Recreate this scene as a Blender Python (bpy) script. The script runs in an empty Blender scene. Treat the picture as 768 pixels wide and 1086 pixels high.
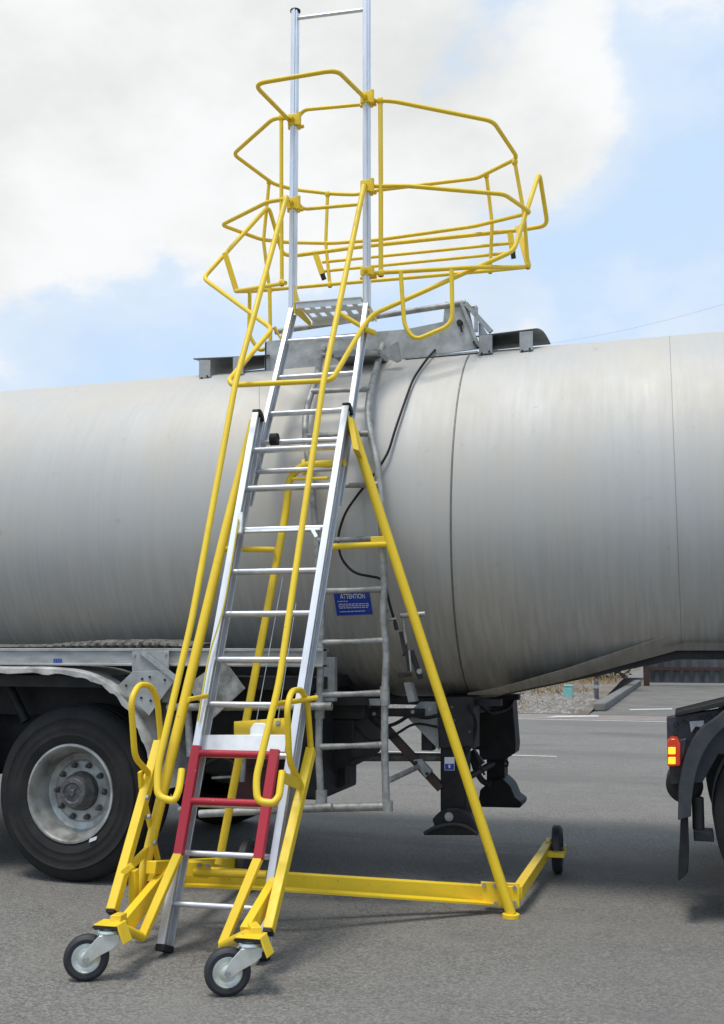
import bpy, bmesh, math, random
from mathutils import Vector as V, Matrix, noise
random.seed(7)
rad = math.radians
sc = bpy.context.scene
C = sc.collection

# ------------------------------------------------------------------ camera
F, EYE, YAW, PIT, PW, PH = 1100.0, 1.40, rad(17), rad(7.35), 768, 1086
cd = bpy.data.cameras.new('camera'); cam = bpy.data.objects.new('camera', cd); C.objects.link(cam)
cam.location = (0, 0, EYE); cam.rotation_euler = (rad(90) + PIT, 0, YAW)
cd.sensor_fit = 'VERTICAL'; cd.sensor_height = 24; cd.lens = 24 * F / PH; cd.clip_end = 3000; cd.clip_start = .05
sc.camera = cam
Z = V((0, 0, 1)); D0 = V((-math.sin(YAW), math.cos(YAW), 0)); RT = V((math.cos(YAW), math.sin(YAW), 0))
DV = D0 * math.cos(PIT) + Z * math.sin(PIT); UP = -D0 * math.sin(PIT) + Z * math.cos(PIT); EYEP = V((0, 0, EYE))
def ray(x, y): return DV + RT * ((x - PW / 2) / F) + UP * ((PH / 2 - y) / F)
def hit(x, y, n, p0):
    v = ray(x, y); n = V(n); return EYEP + v * ((V(p0) - EYEP).dot(n) / v.dot(n))
def aY(x, y, Y): return hit(x, y, (0, 1, 0), (0, Y, 0))
def aX(x, y, X): return hit(x, y, (1, 0, 0), (X, 0, 0))
def aZ(x, y, zz=0.0): return hit(x, y, (0, 0, 1), (0, 0, zz))

# ------------------------------------------------------------------ world
SUNV = V((-0.14, -0.32, 1)).normalized()
w = bpy.data.worlds.new('World'); sc.world = w; w.use_nodes = True
nt = w.node_tree; N = nt.nodes; Lk = nt.links; N.clear()
wo = N.new('ShaderNodeOutputWorld'); bg = N.new('ShaderNodeBackground'); Lk.new(bg.outputs[0], wo.inputs[0])
sky = N.new('ShaderNodeTexSky'); sky.sky_type = 'NISHITA'; sky.sun_disc = False
sky.sun_elevation = math.asin(SUNV.z); sky.sun_rotation = math.atan2(SUNV.x, SUNV.y) % (2 * math.pi)
sky.dust_density = 2.5; sky.air_density = 1.0; sky.ozone_density = 1.5
tc = N.new('ShaderNodeTexCoord')
def wmath(op, a, b=None, c=None, clamp=False):
    m = N.new('ShaderNodeMath'); m.operation = op; m.use_clamp = clamp
    for i, q in enumerate((a, b, c)):
        if q is None: continue
        if isinstance(q, (int, float)): m.inputs[i].default_value = q
        else: Lk.new(q, m.inputs[i])
    return m.outputs[0]
def wdot(vec):
    m = N.new('ShaderNodeVectorMath'); m.operation = 'DOT_PRODUCT'; Lk.new(tc.outputs['Generated'], m.inputs[0])
    m.inputs[1].default_value = vec; return m.outputs['Value']
def wmap(v, a, b, c=0.0, d=1.0):
    m = N.new('ShaderNodeMapRange'); m.interpolation_type = 'SMOOTHSTEP'; Lk.new(v, m.inputs[0])
    for i, q in enumerate((a, b, c, d)): m.inputs[i + 1].default_value = q
    return m.outputs[0]
def wnoise(scale, detail, rough, off=0.0):
    mp = N.new('ShaderNodeMapping'); Lk.new(tc.outputs['Generated'], mp.inputs[0])
    mp.inputs['Location'].default_value = (off, off * .7, -off); mp.inputs['Scale'].default_value = (1, 1, 1.7)
    n = N.new('ShaderNodeTexNoise'); Lk.new(mp.outputs[0], n.inputs['Vector'])
    n.inputs['Scale'].default_value = scale; n.inputs['Detail'].default_value = detail; n.inputs['Roughness'].default_value = rough
    return n.outputs['Fac']
n1 = wnoise(4.5, 8, .58, 3.1); n2 = wnoise(2.6, 5, .5, 11.0); n3 = wnoise(11, 6, .6, 5.0)
cov = wmap(n2, .52, .75, 0.0, .20)                                   # loose cloud all round the sky
blobs = [(20, 20, 15, 1.0), (250, 40, 13, 1.0), (60, 175, 7.0, .9), (230, 165, 7.5, .9), (400, 100, 9, .85), (530, 110, 6.0, .85), (570, 40, 4.0, .7), (380, 220, 4.5, .45),
         (485, 238, 3.2, .55), (520, 335, 3.2, .48), (690, -30, 4, .35), (-250, 0, 18, 1.0), (100, -350, 22, .9), (740, 380, 3.0, .28), (160, 370, 2.0, .25)]
for (bx, by, br, ba) in blobs:
    dv = ray(bx, by).normalized()
    m = wmap(wdot(dv), math.cos(rad(br * 1.35)), math.cos(rad(br * .45)), 0.0, ba)
    cov = wmath('MAXIMUM', cov, m)
cs = wmath('ADD', cov, wmath('MULTIPLY', wmath('SUBTRACT', n1, .5), 1.5))
cs = wmath('ADD', cs, wmath('MULTIPLY', wmath('SUBTRACT', n3, .5), .7))
cmask = wmath('MAXIMUM', wmap(cs, .28, .74, 0.0, .97), wmap(cs, -.10, .60, 0.0, .42))
shade = wmap(wmath('ADD', wmath('MULTIPLY', n2, .6), wmath('MULTIPLY', n1, .5)), .42, .68, 0.0, 1.0)
cr = N.new('ShaderNodeMix'); cr.data_type = 'RGBA'; Lk.new(shade, cr.inputs[0])
cr.inputs[6].default_value = (.70, .71, .70, 1); cr.inputs[7].default_value = (.90, .905, .905, 1)
hz = N.new('ShaderNodeMix'); hz.data_type = 'RGBA'; hz.inputs[0].default_value = .82      # thin high haze over the blue
sm = N.new('ShaderNodeVectorMath'); sm.operation = 'SCALE'; Lk.new(sky.outputs[0], sm.inputs[0]); sm.inputs['Scale'].default_value = .10
Lk.new(sm.outputs[0], hz.inputs[6]); hz.inputs[7].default_value = (.63, .81, 1.04, 1)
fm = N.new('ShaderNodeMix'); fm.data_type = 'RGBA'; Lk.new(cmask, fm.inputs[0]); Lk.new(hz.outputs[2], fm.inputs[6]); Lk.new(cr.outputs[2], fm.inputs[7])
Lk.new(fm.outputs[2], bg.inputs[0]); bg.inputs[1].default_value = 1.0

sd = bpy.data.lights.new('sun', 'SUN'); sd.energy = 2.25; sd.angle = rad(17); sd.color = (1, .955, .88)
so = bpy.data.objects.new('sun', sd); C.objects.link(so); so.rotation_euler = SUNV.to_track_quat('Z', 'Y').to_euler(); so.location = (0, 0, 30)
sc.view_settings.view_transform = 'Standard'; sc.view_settings.look = 'None'; sc.view_settings.gamma = 1
sc.view_settings.use_curve_mapping = False; sc.view_settings.exposure = 0.12
sc.render.engine = 'CYCLES'

# ------------------------------------------------------------------ materials
def mat(name, col, rough=.6, metal=0.0, var=0.0, vscale=6.0, col2=None, bump=0.0, bscale=60.0, stretch=(1, 1, 1), spec=.5, rvar=0.0):
    m = bpy.data.materials.new(name); m.use_nodes = True; t = m.node_tree; b = t.nodes['Principled BSDF']
    b.inputs['Roughness'].default_value = rough; b.inputs['Metallic'].default_value = metal; b.inputs['Specular IOR Level'].default_value = spec
    c1 = (*col, 1)
    tcn = t.nodes.new('ShaderNodeTexCoord'); mp = t.nodes.new('ShaderNodeMapping'); t.links.new(tcn.outputs['Object'], mp.inputs[0]); mp.inputs['Scale'].default_value = stretch
    if col2 or var:
        c2 = (*(col2 or tuple(c * (1 - var) for c in col)), 1)
        n = t.nodes.new('ShaderNodeTexNoise'); n.inputs['Scale'].default_value = vscale; n.inputs['Detail'].default_value = 7; n.inputs['Roughness'].default_value = .6
        t.links.new(mp.outputs[0], n.inputs['Vector'])
        r = t.nodes.new('ShaderNodeMapRange'); r.inputs[1].default_value = .35; r.inputs[2].default_value = .68; t.links.new(n.outputs['Fac'], r.inputs[0])
        x = t.nodes.new('ShaderNodeMix'); x.data_type = 'RGBA'; t.links.new(r.outputs[0], x.inputs[0]); x.inputs[6].default_value = c1; x.inputs[7].default_value = c2
        t.links.new(x.outputs[2], b.inputs['Base Color'])
        if rvar:
            r2 = t.nodes.new('ShaderNodeMapRange'); r2.inputs[1].default_value = .3; r2.inputs[2].default_value = .7; r2.inputs[3].default_value = rough; r2.inputs[4].default_value = rough + rvar
            t.links.new(n.outputs['Fac'], r2.inputs[0]); t.links.new(r2.outputs[0], b.inputs['Roughness'])
    else: b.inputs['Base Color'].default_value = c1
    if bump:
        n = t.nodes.new('ShaderNodeTexNoise'); n.inputs['Scale'].default_value = bscale; n.inputs['Detail'].default_value = 5
        t.links.new(mp.outputs[0], n.inputs['Vector'])
        bp = t.nodes.new('ShaderNodeBump'); bp.inputs['Strength'].default_value = bump; bp.inputs['Distance'].default_value = .01
        t.links.new(n.outputs['Fac'], bp.inputs['Height']); t.links.new(bp.outputs[0], b.inputs['Normal'])
    return m
M = {}
def worn(name, c1, c2, grime, metal_c, rough):
    m = bpy.data.materials.new(name); m.use_nodes = True; t = m.node_tree; b = t.nodes['Principled BSDF']; nd = t.nodes; lk = t.links
    tcn = nd.new('ShaderNodeTexCoord')
    def noi(scale, det, ro=.6, off=0.):
        mp = nd.new('ShaderNodeMapping'); lk.new(tcn.outputs['Object'], mp.inputs[0]); mp.inputs['Location'].default_value = (off, off, off)
        n = nd.new('ShaderNodeTexNoise'); lk.new(mp.outputs[0], n.inputs['Vector']); n.inputs['Scale'].default_value = scale; n.inputs['Detail'].default_value = det; n.inputs['Roughness'].default_value = ro; return n.outputs['Fac']
    def mr(v, a, b_, c=0., d=1.):
        r = nd.new('ShaderNodeMapRange'); lk.new(v, r.inputs[0])
        for i, q in enumerate((a, b_, c, d)): r.inputs[i + 1].default_value = q
        return r.outputs[0]
    def mix(f, a, c):
        x = nd.new('ShaderNodeMix'); x.data_type = 'RGBA'; lk.new(f, x.inputs[0])
        for i, q in ((6, a), (7, c)):
            if isinstance(q, tuple): x.inputs[i].default_value = (*q, 1)
            else: lk.new(q, x.inputs[i])
        return x.outputs[2]
    fade = noi(3.5, 4); dirt = noi(17, 9, .72, 3.); chip = noi(48, 4, .55, 7.)
    c = mix(mr(fade, .35, .65), c1, c2); c = mix(mr(dirt, .56, .74, 0, .45), c, grime)
    ch = mr(chip, .715, .735); c = mix(ch, c, metal_c); lk.new(c, b.inputs['Base Color'])
    lk.new(mr(dirt, .35, .7, rough, rough + .28), b.inputs['Roughness'])
    bp = nd.new('ShaderNodeBump'); bp.inputs['Strength'].default_value = .25; bp.inputs['Distance'].default_value = .002; lk.new(noi(260, 2), bp.inputs['Height']); lk.new(bp.outputs[0], b.inputs['Normal'])
    return m
M['yellow'] = worn('yellow_paint', (.89, .61, .018), (.83, .56, .024), (.50, .33, .05), (.26, .22, .16), .34)
M['alu'] = mat('ladder_aluminium', (.80, .81, .83), .36, .75, 0, 14, (.62, .63, .66), 0, stretch=(1, 1, .3), rvar=.12)
M['alu_white'] = mat('milled_aluminium', (.82, .83, .82), .5, .25, .12, 20)
M['galv'] = mat('galvanised_steel', (.46, .47, .47), .52, .55, 0, 22, (.30, .30, .30), .12, 90)
M['shaded_plate'] = mat('shaded_deflector', (.17, .175, .165), .6, .2, 0, 8, (.10, .10, .095), .1)  # plate colour darkened all over to paint in the shade on its underside
M['coaming'] = mat('coaming_sheet', (.52, .535, .53), .5, .3, 0, 9, (.30, .30, .29), .06, 60)
M['old_alu'] = mat('worn_aluminium_tube', (.46, .46, .44), .55, .45, 0, 18, (.24, .23, .21), .2, 80)
M['grey_plate'] = mat('grey_plate', (.42, .43, .42), .6, .25, 0, 9, (.28, .28, .27), .08, 60)
M['rail'] = mat('frame_rail_paint', (.43, .44, .43), .6, .15, 0, 7, (.30, .29, .27), .08, 60, stretch=(1, 1, 3))
M['guard'] = mat('mudguard_plastic', (.56, .55, .52), .55, 0, 0, 9, (.24, .22, .20), .05)
M['black'] = mat('black_plastic', (.012, .012, .014), .6, 0, 0, 12, (.024, .023, .022), .1, spec=.25)
M['chassis'] = mat('chassis_dark', (.018, .019, .022), .6, .0, 0, 9, (.040, .036, .033), .15, 50, spec=.3)
M['bluish'] = mat('tractor_blue_black', (.018, .023, .036), .5, 0, 0, 10, (.055, .054, .052), .1, 50)
M['tyre'] = mat('tyre_rubber', (.011, .011, .012), .75, 0, 0, 5, (.026, .024, .022), .25, 90, spec=.35)
M['rubber'] = mat('caster_rubber', (.030, .030, .034), .6, 0, .3, 20)
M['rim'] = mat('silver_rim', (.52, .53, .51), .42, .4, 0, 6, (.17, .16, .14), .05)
M['hub'] = mat('greasy_hub', (.07, .07, .07), .5, .4, 0, 30, (.16, .155, .15), .3, 60)
M['zinc'] = mat('zinc_plate', (.80, .83, .82), .32, .6, .0, 16, (.66, .64, .50))
M['red'] = worn('red_paint', (.46, .016, .034), (.40, .020, .038), (.17, .03, .035), (.36, .34, .33), .36)
M['rust'] = mat('rust_brown', (.085, .045, .034), .75, 0, 0, 14, (.05, .035, .03), .2)
M['blue'] = mat('sign_blue', (.015, .06, .42), .45, 0, .15, 10)
M['white'] = mat('white_ink', (.78, .78, .78), .5)
M['torn'] = mat('torn_insulation', (.20, .19, .165), .9, 0, 0, 26, (.07, .066, .06), .8, 60)
M['rope'] = mat('yellow_rope', (.66, .52, .06), .8)
M['wire'] = mat('steel_wire', (.55, .55, .55), .4, .6)
M['pillar'] = mat('teal_cabinet', (.22, .50, .46), .6, 0, .2, 9)
M['redbox'] = mat('dark_red_steel', (.06, .012, .014), .6, 0, .4, 7)
M['concrete'] = mat('concrete', (.17, .155, .135), .9, 0, 0, 1.2, (.115, .105, .092), .2, 30)
M['gutter'] = mat('gutter_concrete', (.27, .225, .195), .9, 0, 0, 2.0, (.20, .165, .14), .2, 30)
M['kerb'] = mat('kerb_concrete', (.19, .18, .165), .9, 0, .3, 4, bump=.3)
M['gravel'] = mat('gravel', (.19, .16, .13), .95, 0, 0, 1.1, (.13, .095, .06), 1.0, 26)
M['stone'] = mat('gravel_stone', (.34, .32, .30), .9, 0, 0, 9, (.16, .14, .12))
M['straw'] = mat('dry_grass', (.36, .24, .10), .9, 0, 0, 2.5, (.20, .13, .055))
M['leaf'] = mat('bush_leaf', (.055, .060, .030), .7, 0, 0, 1.5, (.10, .075, .04))
M['sheet'] = mat('corrugated_sheet', (.11, .115, .12), .6, .2, 0, 3, (.045, .045, .047), stretch=(1, 1, .15))

def lamp_mat(name, col, em, s):
    m = mat(name, col, .25); b = m.node_tree.nodes['Principled BSDF']; b.inputs['Emission Color'].default_value = (*em, 1); b.inputs['Emission Strength'].default_value = s; return m
M['lampon'] = lamp_mat('lamp_lit', (.8, .3, .02), (1.0, .36, .015), 1.9)
M['lampbloom'] = lamp_mat('lamp_red_bloom', (.22, .012, .008), (1.0, .10, .008), .26)  # red lamp housing; its weak emission paints in bloom around the lit lenses
M['amber'] = mat('amber_lens', (.75, .16, .01), .3)

def tank_mat():
    m = bpy.data.materials.new('tank_aluminium'); m.use_nodes = True; t = m.node_tree; b = t.nodes['Principled BSDF']; nd = t.nodes; lk = t.links
    tcn = nd.new('ShaderNodeTexCoord')
    def noi(scale, det, st, ro=.6, off=0):
        mp = nd.new('ShaderNodeMapping'); lk.new(tcn.outputs['Object'], mp.inputs[0]); mp.inputs['Scale'].default_value = st; mp.inputs['Location'].default_value = (off, off, off)
        n = nd.new('ShaderNodeTexNoise'); lk.new(mp.outputs[0], n.inputs['Vector']); n.inputs['Scale'].default_value = scale; n.inputs['Detail'].default_value = det; n.inputs['Roughness'].default_value = ro
        return n.outputs['Fac']
    def mr(v, a, b_, c=0., d=1.):
        r = nd.new('ShaderNodeMapRange'); lk.new(v, r.inputs[0])
        for i, q in enumerate((a, b_, c, d)): r.inputs[i + 1].default_value = q
        return r.outputs[0]
    def mix(f, c1, c2):
        x = nd.new('ShaderNodeMix'); x.data_type = 'RGBA'; lk.new(f, x.inputs[0])
        for i, q in ((6, c1), (7, c2)):
            if isinstance(q, tuple): x.inputs[i].default_value = (*q, 1)
            else: lk.new(q, x.inputs[i])
        return x.outputs[2]
    streak = noi(34, 5, (1, .15, .035)); fine = noi(120, 3, (1, .3, .06)); patch = noi(.9, 5, (1, 1, 1.3)); spots = noi(9, 8, (1, 1, 1), .7, 4); cloudy = noi(2.2, 7, (1, 1, .5), .65, 9)
    c = mix(mr(streak, .42, .62), (.50, .487, .460), (.484, .471, .444))
    c = mix(mr(cloudy, .42, .62, 0, .75), c, (.52, .485, .425))
    c = mix(mr(patch, .5, .66, 0, .6), c, (.56, .51, .435))
    c = mix(mr(spots, .62, .72, 0, .5), c, (.33, .31, .28))
    # old road film below the tank's waist
    sx = nd.new('ShaderNodeSeparateXYZ'); lk.new(tcn.outputs['Object'], sx.inputs[0])
    film = nd.new('ShaderNodeMath'); film.operation = 'MULTIPLY'; lk.new(mr(sx.outputs['Z'], 2.1, 1.15, 0, .7), film.inputs[0]); lk.new(mr(streak, .35, .6, .35, 1), film.inputs[1])
    c = mix(film.outputs[0], c, (.27, .25, .22))
    lk.new(c, b.inputs['Base Color'])
    b.inputs['Metallic'].default_value = .26
    ro = nd.new('ShaderNodeMath'); ro.operation = 'ADD'; lk.new(mr(streak, .3, .7, .58, .63), ro.inputs[0]); lk.new(mr(cloudy, .3, .7, -.02, .10), ro.inputs[1]); lk.new(ro.outputs[0], b.inputs['Roughness'])
    hs = nd.new('ShaderNodeMath'); hs.operation = 'ADD'; lk.new(streak, hs.inputs[0]); lk.new(mr(fine, 0, 1, 0, .5), hs.inputs[1])
    hs2 = nd.new('ShaderNodeMath'); hs2.operation = 'ADD'; lk.new(hs.outputs[0], hs2.inputs[0]); lk.new(mr(noi(1.6, 2, (1.6, 1, .7), .4, 2), 0, 1, 0, 2.0), hs2.inputs[1])
    bp = nd.new('ShaderNodeBump'); bp.inputs['Strength'].default_value = .11; bp.inputs['Distance'].default_value = .005; lk.new(hs2.outputs[0], bp.inputs['Height']); lk.new(bp.outputs[0], b.inputs['Normal'])
    return m
M['tank'] = tank_mat()

def asphalt():
    m = bpy.data.materials.new('asphalt'); m.use_nodes = True; t = m.node_tree; b = t.nodes['Principled BSDF']; nd = t.nodes; lk = t.links
    tcn = nd.new('ShaderNodeTexCoord')
    def noi(scale, det, ro=.6, st=(1, 1, 1)):
        mp = nd.new('ShaderNodeMapping'); lk.new(tcn.outputs['Object'], mp.inputs[0]); mp.inputs['Scale'].default_value = st
        n = nd.new('ShaderNodeTexNoise'); lk.new(mp.outputs[0], n.inputs['Vector']); n.inputs['Scale'].default_value = scale; n.inputs['Detail'].default_value = det; n.inputs['Roughness'].default_value = ro; return n.outputs['Fac']
    def mr(v, a, b_, c=0., d=1.):
        r = nd.new('ShaderNodeMapRange'); lk.new(v, r.inputs[0])
        for i, q in enumerate((a, b_, c, d)): r.inputs[i + 1].default_value = q
        return r.outputs[0]
    def mix(f, c1, c2):
        x = nd.new('ShaderNodeMix'); x.data_type = 'RGBA'; lk.new(f, x.inputs[0])
        for i, q in ((6, c1), (7, c2)):
            if isinstance(q, tuple): x.inputs[i].default_value = (*q, 1)
            else: lk.new(q, x.inputs[i])
        return x.outputs[2]
    vo = nd.new('ShaderNodeTexVoronoi'); lk.new(tcn.outputs['Object'], vo.inputs['Vector']); vo.inputs['Scale'].default_value = 95
    sx = nd.new('ShaderNodeSeparateColor'); lk.new(vo.outputs['Color'], sx.inputs[0])
    big = noi(.35, 5); mid = noi(2.2, 7, .65); track = noi(.55, 4, .6, (.18, 1, 1)); grit = noi(70, 4, .8)
    c = mix(mr(sx.outputs[0], .1, 1), (.135, .127, .115), (.32, .302, .272))
    c = mix(mr(grit, .35, .65, 0, .6), c, (.112, .106, .097))
    c = mix(mr(mid, .40, .68, 0, .40), c, (.245, .230, .207))
    c = mix(mr(big, .42, .62, 0, .35), c, (.165, .155, .140))
    c = mix(mr(track, .50, .64, 0, .6), c, (.130, .123, .113))
    c = mix(mr(noi(.9, 6, .7, (.35, 1, 1)), .57, .68, 0, .55), c, (.085, .083, .081))
    c = mix(mr(noi(1.3, 8, .75), .66, .74, 0, .45), c, (.055, .052, .049))            # old oil spots
    c = mix(mr(noi(6, 3, .5), .70, .76, 0, .35), c, (.36, .34, .31))
    cv = nd.new('ShaderNodeTexVoronoi'); cv.feature = 'DISTANCE_TO_EDGE'; cv.inputs['Scale'].default_value = .23
    wm = nd.new('ShaderNodeVectorMath'); wm.operation = 'ADD'; lk.new(tcn.outputs['Object'], wm.inputs[0])
    wn = nd.new('ShaderNodeTexNoise'); wn.inputs['Scale'].default_value = 1.6; wn.inputs['Detail'].default_value = 8; lk.new(tcn.outputs['Object'], wn.inputs['Vector']); lk.new(wn.outputs['Color'], wm.inputs[1]); lk.new(wm.outputs[0], cv.inputs['Vector'])
    ck = nd.new('ShaderNodeMath'); ck.operation = 'MULTIPLY'; lk.new(mr(cv.outputs['Distance'], .0012, .0, 0, .55), ck.inputs[0]); lk.new(mr(mid, .45, .6), ck.inputs[1])
    c = mix(ck.outputs[0], c, (.05, .048, .045))
    lk.new(c, b.inputs['Base Color']); b.inputs['Roughness'].default_value = .88; b.inputs['Specular IOR Level'].default_value = .3
    bp = nd.new('ShaderNodeBump'); bp.inputs['Strength'].default_value = .7; bp.inputs['Distance'].default_value = .006; lk.new(vo.outputs['Distance'], bp.inputs['Height']); lk.new(bp.outputs[0], b.inputs['Normal'])
    return m
M['asphalt'] = asphalt()
def paint():
    m = mat('road_paint', (.62, .61, .58), .8, 0, 0, 8, (.40, .39, .37)); return m
M['paint'] = paint()

# ------------------------------------------------------------------ geometry helpers
def rootloc(p):
    while p is not None and p.parent is not None: p = p.parent
    return V(p.location) if p is not None else V((0, 0, 0))
def frame(t):
    t = t.normalized(); a = Z if abs(t.z) < .9 else V((1, 0, 0)); s = t.cross(a).normalized(); return s, s.cross(t).normalized()
def fillet(pts, r, closed=False, n=5):
    pts = [V(p) for p in pts]; out = []; k = len(pts)
    for i, p in enumerate(pts):
        if not closed and i in (0, k - 1): out.append(p); continue
        a = pts[(i - 1) % k]; b = pts[(i + 1) % k]; da = a - p; db = b - p
        rr = min(r, da.length * .45, db.length * .45)
        p0 = p + da.normalized() * rr; p2 = p + db.normalized() * rr
        for j in range(n + 1):
            u = j / n; out.append(p0 * (1 - u) ** 2 + p * 2 * u * (1 - u) + p2 * u * u)
    return out
class MB:
    def __init__(s): s.b = bmesh.new()
    def face(s, vs, smooth=False):
        try: f = s.b.faces.new(vs); f.smooth = smooth; return f
        except ValueError: return None
    def tube(s, pts, r, fr=0.0, sides=12, closed=False, caps=True):
        pts = fillet(pts, fr, closed) if fr else [V(p) for p in pts]
        n = len(pts); rings = []; prev = None
        for i, p in enumerate(pts):
            if closed: t = (pts[(i + 1) % n] - pts[i - 1])
            else: t = pts[min(i + 1, n - 1)] - pts[max(i - 1, 0)]
            t.normalize()
            if prev is None: a = frame(t)[0]; b = t.cross(a).normalized()
            else: a = (prev - t * prev.dot(t)).normalized(); b = t.cross(a).normalized()
            prev = a; rr = r[i] if isinstance(r, (list, tuple)) else r
            rings.append([s.b.verts.new(p + a * math.cos(2 * math.pi * k / sides) * rr + b * math.sin(2 * math.pi * k / sides) * rr) for k in range(sides)])
        m = n if closed else n - 1
        for i in range(m):
            A, B = rings[i], rings[(i + 1) % n]
            for k in range(sides): s.face((A[k], A[(k + 1) % sides], B[(k + 1) % sides], B[k]), True)
        if not closed and caps: s.face(rings[0][::-1]); s.face(rings[-1])
        return s
    def beam(s, p0, p1, w_, h, side=None):
        """square section bar: w_ along 'side', h across it"""
        p0, p1 = V(p0), V(p1); t = (p1 - p0).normalized()
        if side is None: a, b = frame(t)
        else: a = V(side); a = (a - t * a.dot(t)).normalized(); b = t.cross(a)
        R = [[s.b.verts.new(p + a * x * w_ / 2 + b * y * h / 2) for x, y in ((-1, -1), (1, -1), (1, 1), (-1, 1))] for p in (p0, p1)]
        for k in range(4): s.face((R[0][k], R[0][(k + 1) % 4], R[1][(k + 1) % 4], R[1][k]))
        s.face(R[0][::-1]); s.face(R[1]); return s
    def box(s, lo, hi):
        lo, hi = V(lo), V(hi); c = (lo + hi) / 2
        v = [s.b.verts.new((x, y, zz)) for x in (lo.x, hi.x) for y in (lo.y, hi.y) for zz in (lo.z, hi.z)]
        for f in ((0, 1, 3, 2), (4, 6, 7, 5), (0, 4, 5, 1), (2, 3, 7, 6), (0, 2, 6, 4), (1, 5, 7, 3)): s.face([v[i] for i in f])
        return s
    def prism(s, poly, ext):
        poly = [V(p) for p in poly]; ext = V(ext); A = [s.b.verts.new(p) for p in poly]; B = [s.b.verts.new(p + ext) for p in poly]; n = len(poly)
        s.face(A[::-1]); s.face(B)
        for k in range(n): s.face((A[k], A[(k + 1) % n], B[(k + 1) % n], B[k]))
        return s
    def lathe(s, c, axis, prof, seg=48, smooth=True, ref=None):
        """prof: (offset along axis, radius)"""
        c = V(c); ax = V(axis).normalized(); a, b = frame(ax); rings = []
        for (o, r) in prof:
            if r < 1e-5: rings.append([s.b.verts.new(c + ax * o)]); continue
            rings.append([s.b.verts.new(c + ax * o + (a * math.cos(2 * math.pi * k / seg) + b * math.sin(2 * math.pi * k / seg)) * r) for k in range(seg)])
        for A, B in zip(rings, rings[1:]):
            for k in range(seg):
                k2 = (k + 1) % seg
                if len(A) == 1 and len(B) == 1: continue
                if len(A) == 1: s.face((A[0], B[k2], B[k]), smooth)
                elif len(B) == 1: s.face((A[k], A[k2], B[0]), smooth)
                else: s.face((A[k], A[k2], B[k2], B[k]), smooth)
        return s
    def cyl(s, p0, p1, r, sides=16): return s.tube([p0, p1], r, sides=sides)
    def islands(s):
        seen = set(); out = []
        for v in s.b.verts:
            if v in seen: continue
            st = [v]; seen.add(v); isl = []
            while st:
                x = st.pop(); isl.append(x)
                for e in x.link_edges:
                    y = e.other_vert(x)
                    if y not in seen: seen.add(y); st.append(y)
            out.append(isl)
        return out
    def build_each(s, name, m, parent=None, **kw):
        """every loose piece becomes an object of its own"""
        s.b.verts.index_update(); res = []
        for isl in s.islands():
            k = MB(); mp = {v: k.b.verts.new(v.co) for v in isl}; fs = {f for v in isl for f in v.link_faces}
            for f in sorted(fs, key=lambda f: f.verts[0].index):
                g = k.b.faces.new([mp[v] for v in f.verts]); g.smooth = f.smooth
            res.append(k.build(name, m, parent, **kw))
        s.b.free(); return res[0]
    def build(s, name, m, parent=None, bevel=0.0, sharp=35, recalc=True):
        if recalc: bmesh.ops.recalc_face_normals(s.b, faces=s.b.faces)
        off = rootloc(parent)
        if off.length: bmesh.ops.translate(s.b, verts=s.b.verts, vec=-off)
        me = bpy.data.meshes.new(name); s.b.to_mesh(me); s.b.free()
        o = bpy.data.objects.new(name, me); C.objects.link(o); me.materials.append(M[m] if isinstance(m, str) else m)
        me.set_sharp_from_angle(angle=rad(sharp))
        if parent is not None: o.parent = parent
        if bevel:
            bv = o.modifiers.new('bevel', 'BEVEL'); bv.width = bevel; bv.segments = 2; bv.limit_method = 'ANGLE'; bv.angle_limit = rad(40)
        return o
def thing(name, loc, label, cat, group=None):
    o = bpy.data.objects.new(name, None); C.objects.link(o); o.location = loc; o['label'] = label; o['category'] = cat; o.empty_display_size = .2
    if group: o['group'] = group
    return o
def tag(o, label=None, cat=None, group=None, kind=None):
    for k, q in (('label', label), ('category', cat), ('group', group), ('kind', kind)):
        if q: o[k] = q
    return o
def lerp(a, b, u): return V(a) * (1 - u) + V(b) * u

# ------------------------------------------------------------------ setting
def sheet(name, m, x0, y0, x1, y1, zz, label=None):
    q = MB(); q.face([q.b.verts.new(p) for p in ((x0, y0, zz), (x1, y0, zz), (x1, y1, zz), (x0, y1, zz))]); o = q.build(name, m, recalc=False); o['kind'] = 'structure'; return o
sheet('ground', 'asphalt', -400, -150, 400, 900, 0)
ROADY = 20.3
sheet('road_marking', 'paint', -60, ROADY, 60, ROADY + .13, .004)
p1 = aZ(590, 803); sheet('road_marking', 'paint', -9, p1.y, p1.x, p1.y + .09, .004)
sheet('gutter', 'gutter', -80, ROADY + .25, 80, ROADY + 1.6, .004)
KX0 = aZ(645, 753).x
kb0, kb1 = aZ(636, 754.5), aZ(672, 729.5)
# driveway right of the kerb
q = MB(); vs = [(kb0.x, ROADY + 1.6, .006), (80, ROADY + 1.6, .006), (80, 60, .006), (kb1.x, 60, .006), (kb1.x, kb1.y, .006)]
q.face([q.b.verts.new(p) for p in vs]); q.build('driveway', 'concrete', recalc=False)['kind'] = 'structure'
# painted marks at the mouth of the driveway
for a_, b_, c_, d_ in (((577, 761), (635, 760), (635, 758.5), (590, 759)), ((668, 753), (713, 752.2), (713, 751.2), (668, 752))):
    q = MB(); q.face([q.b.verts.new(aZ(x, y, .010)) for x, y in (a_, b_, c_, d_)]); q.build('road_marking', 'paint', recalc=False)['kind'] = 'structure'
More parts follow.
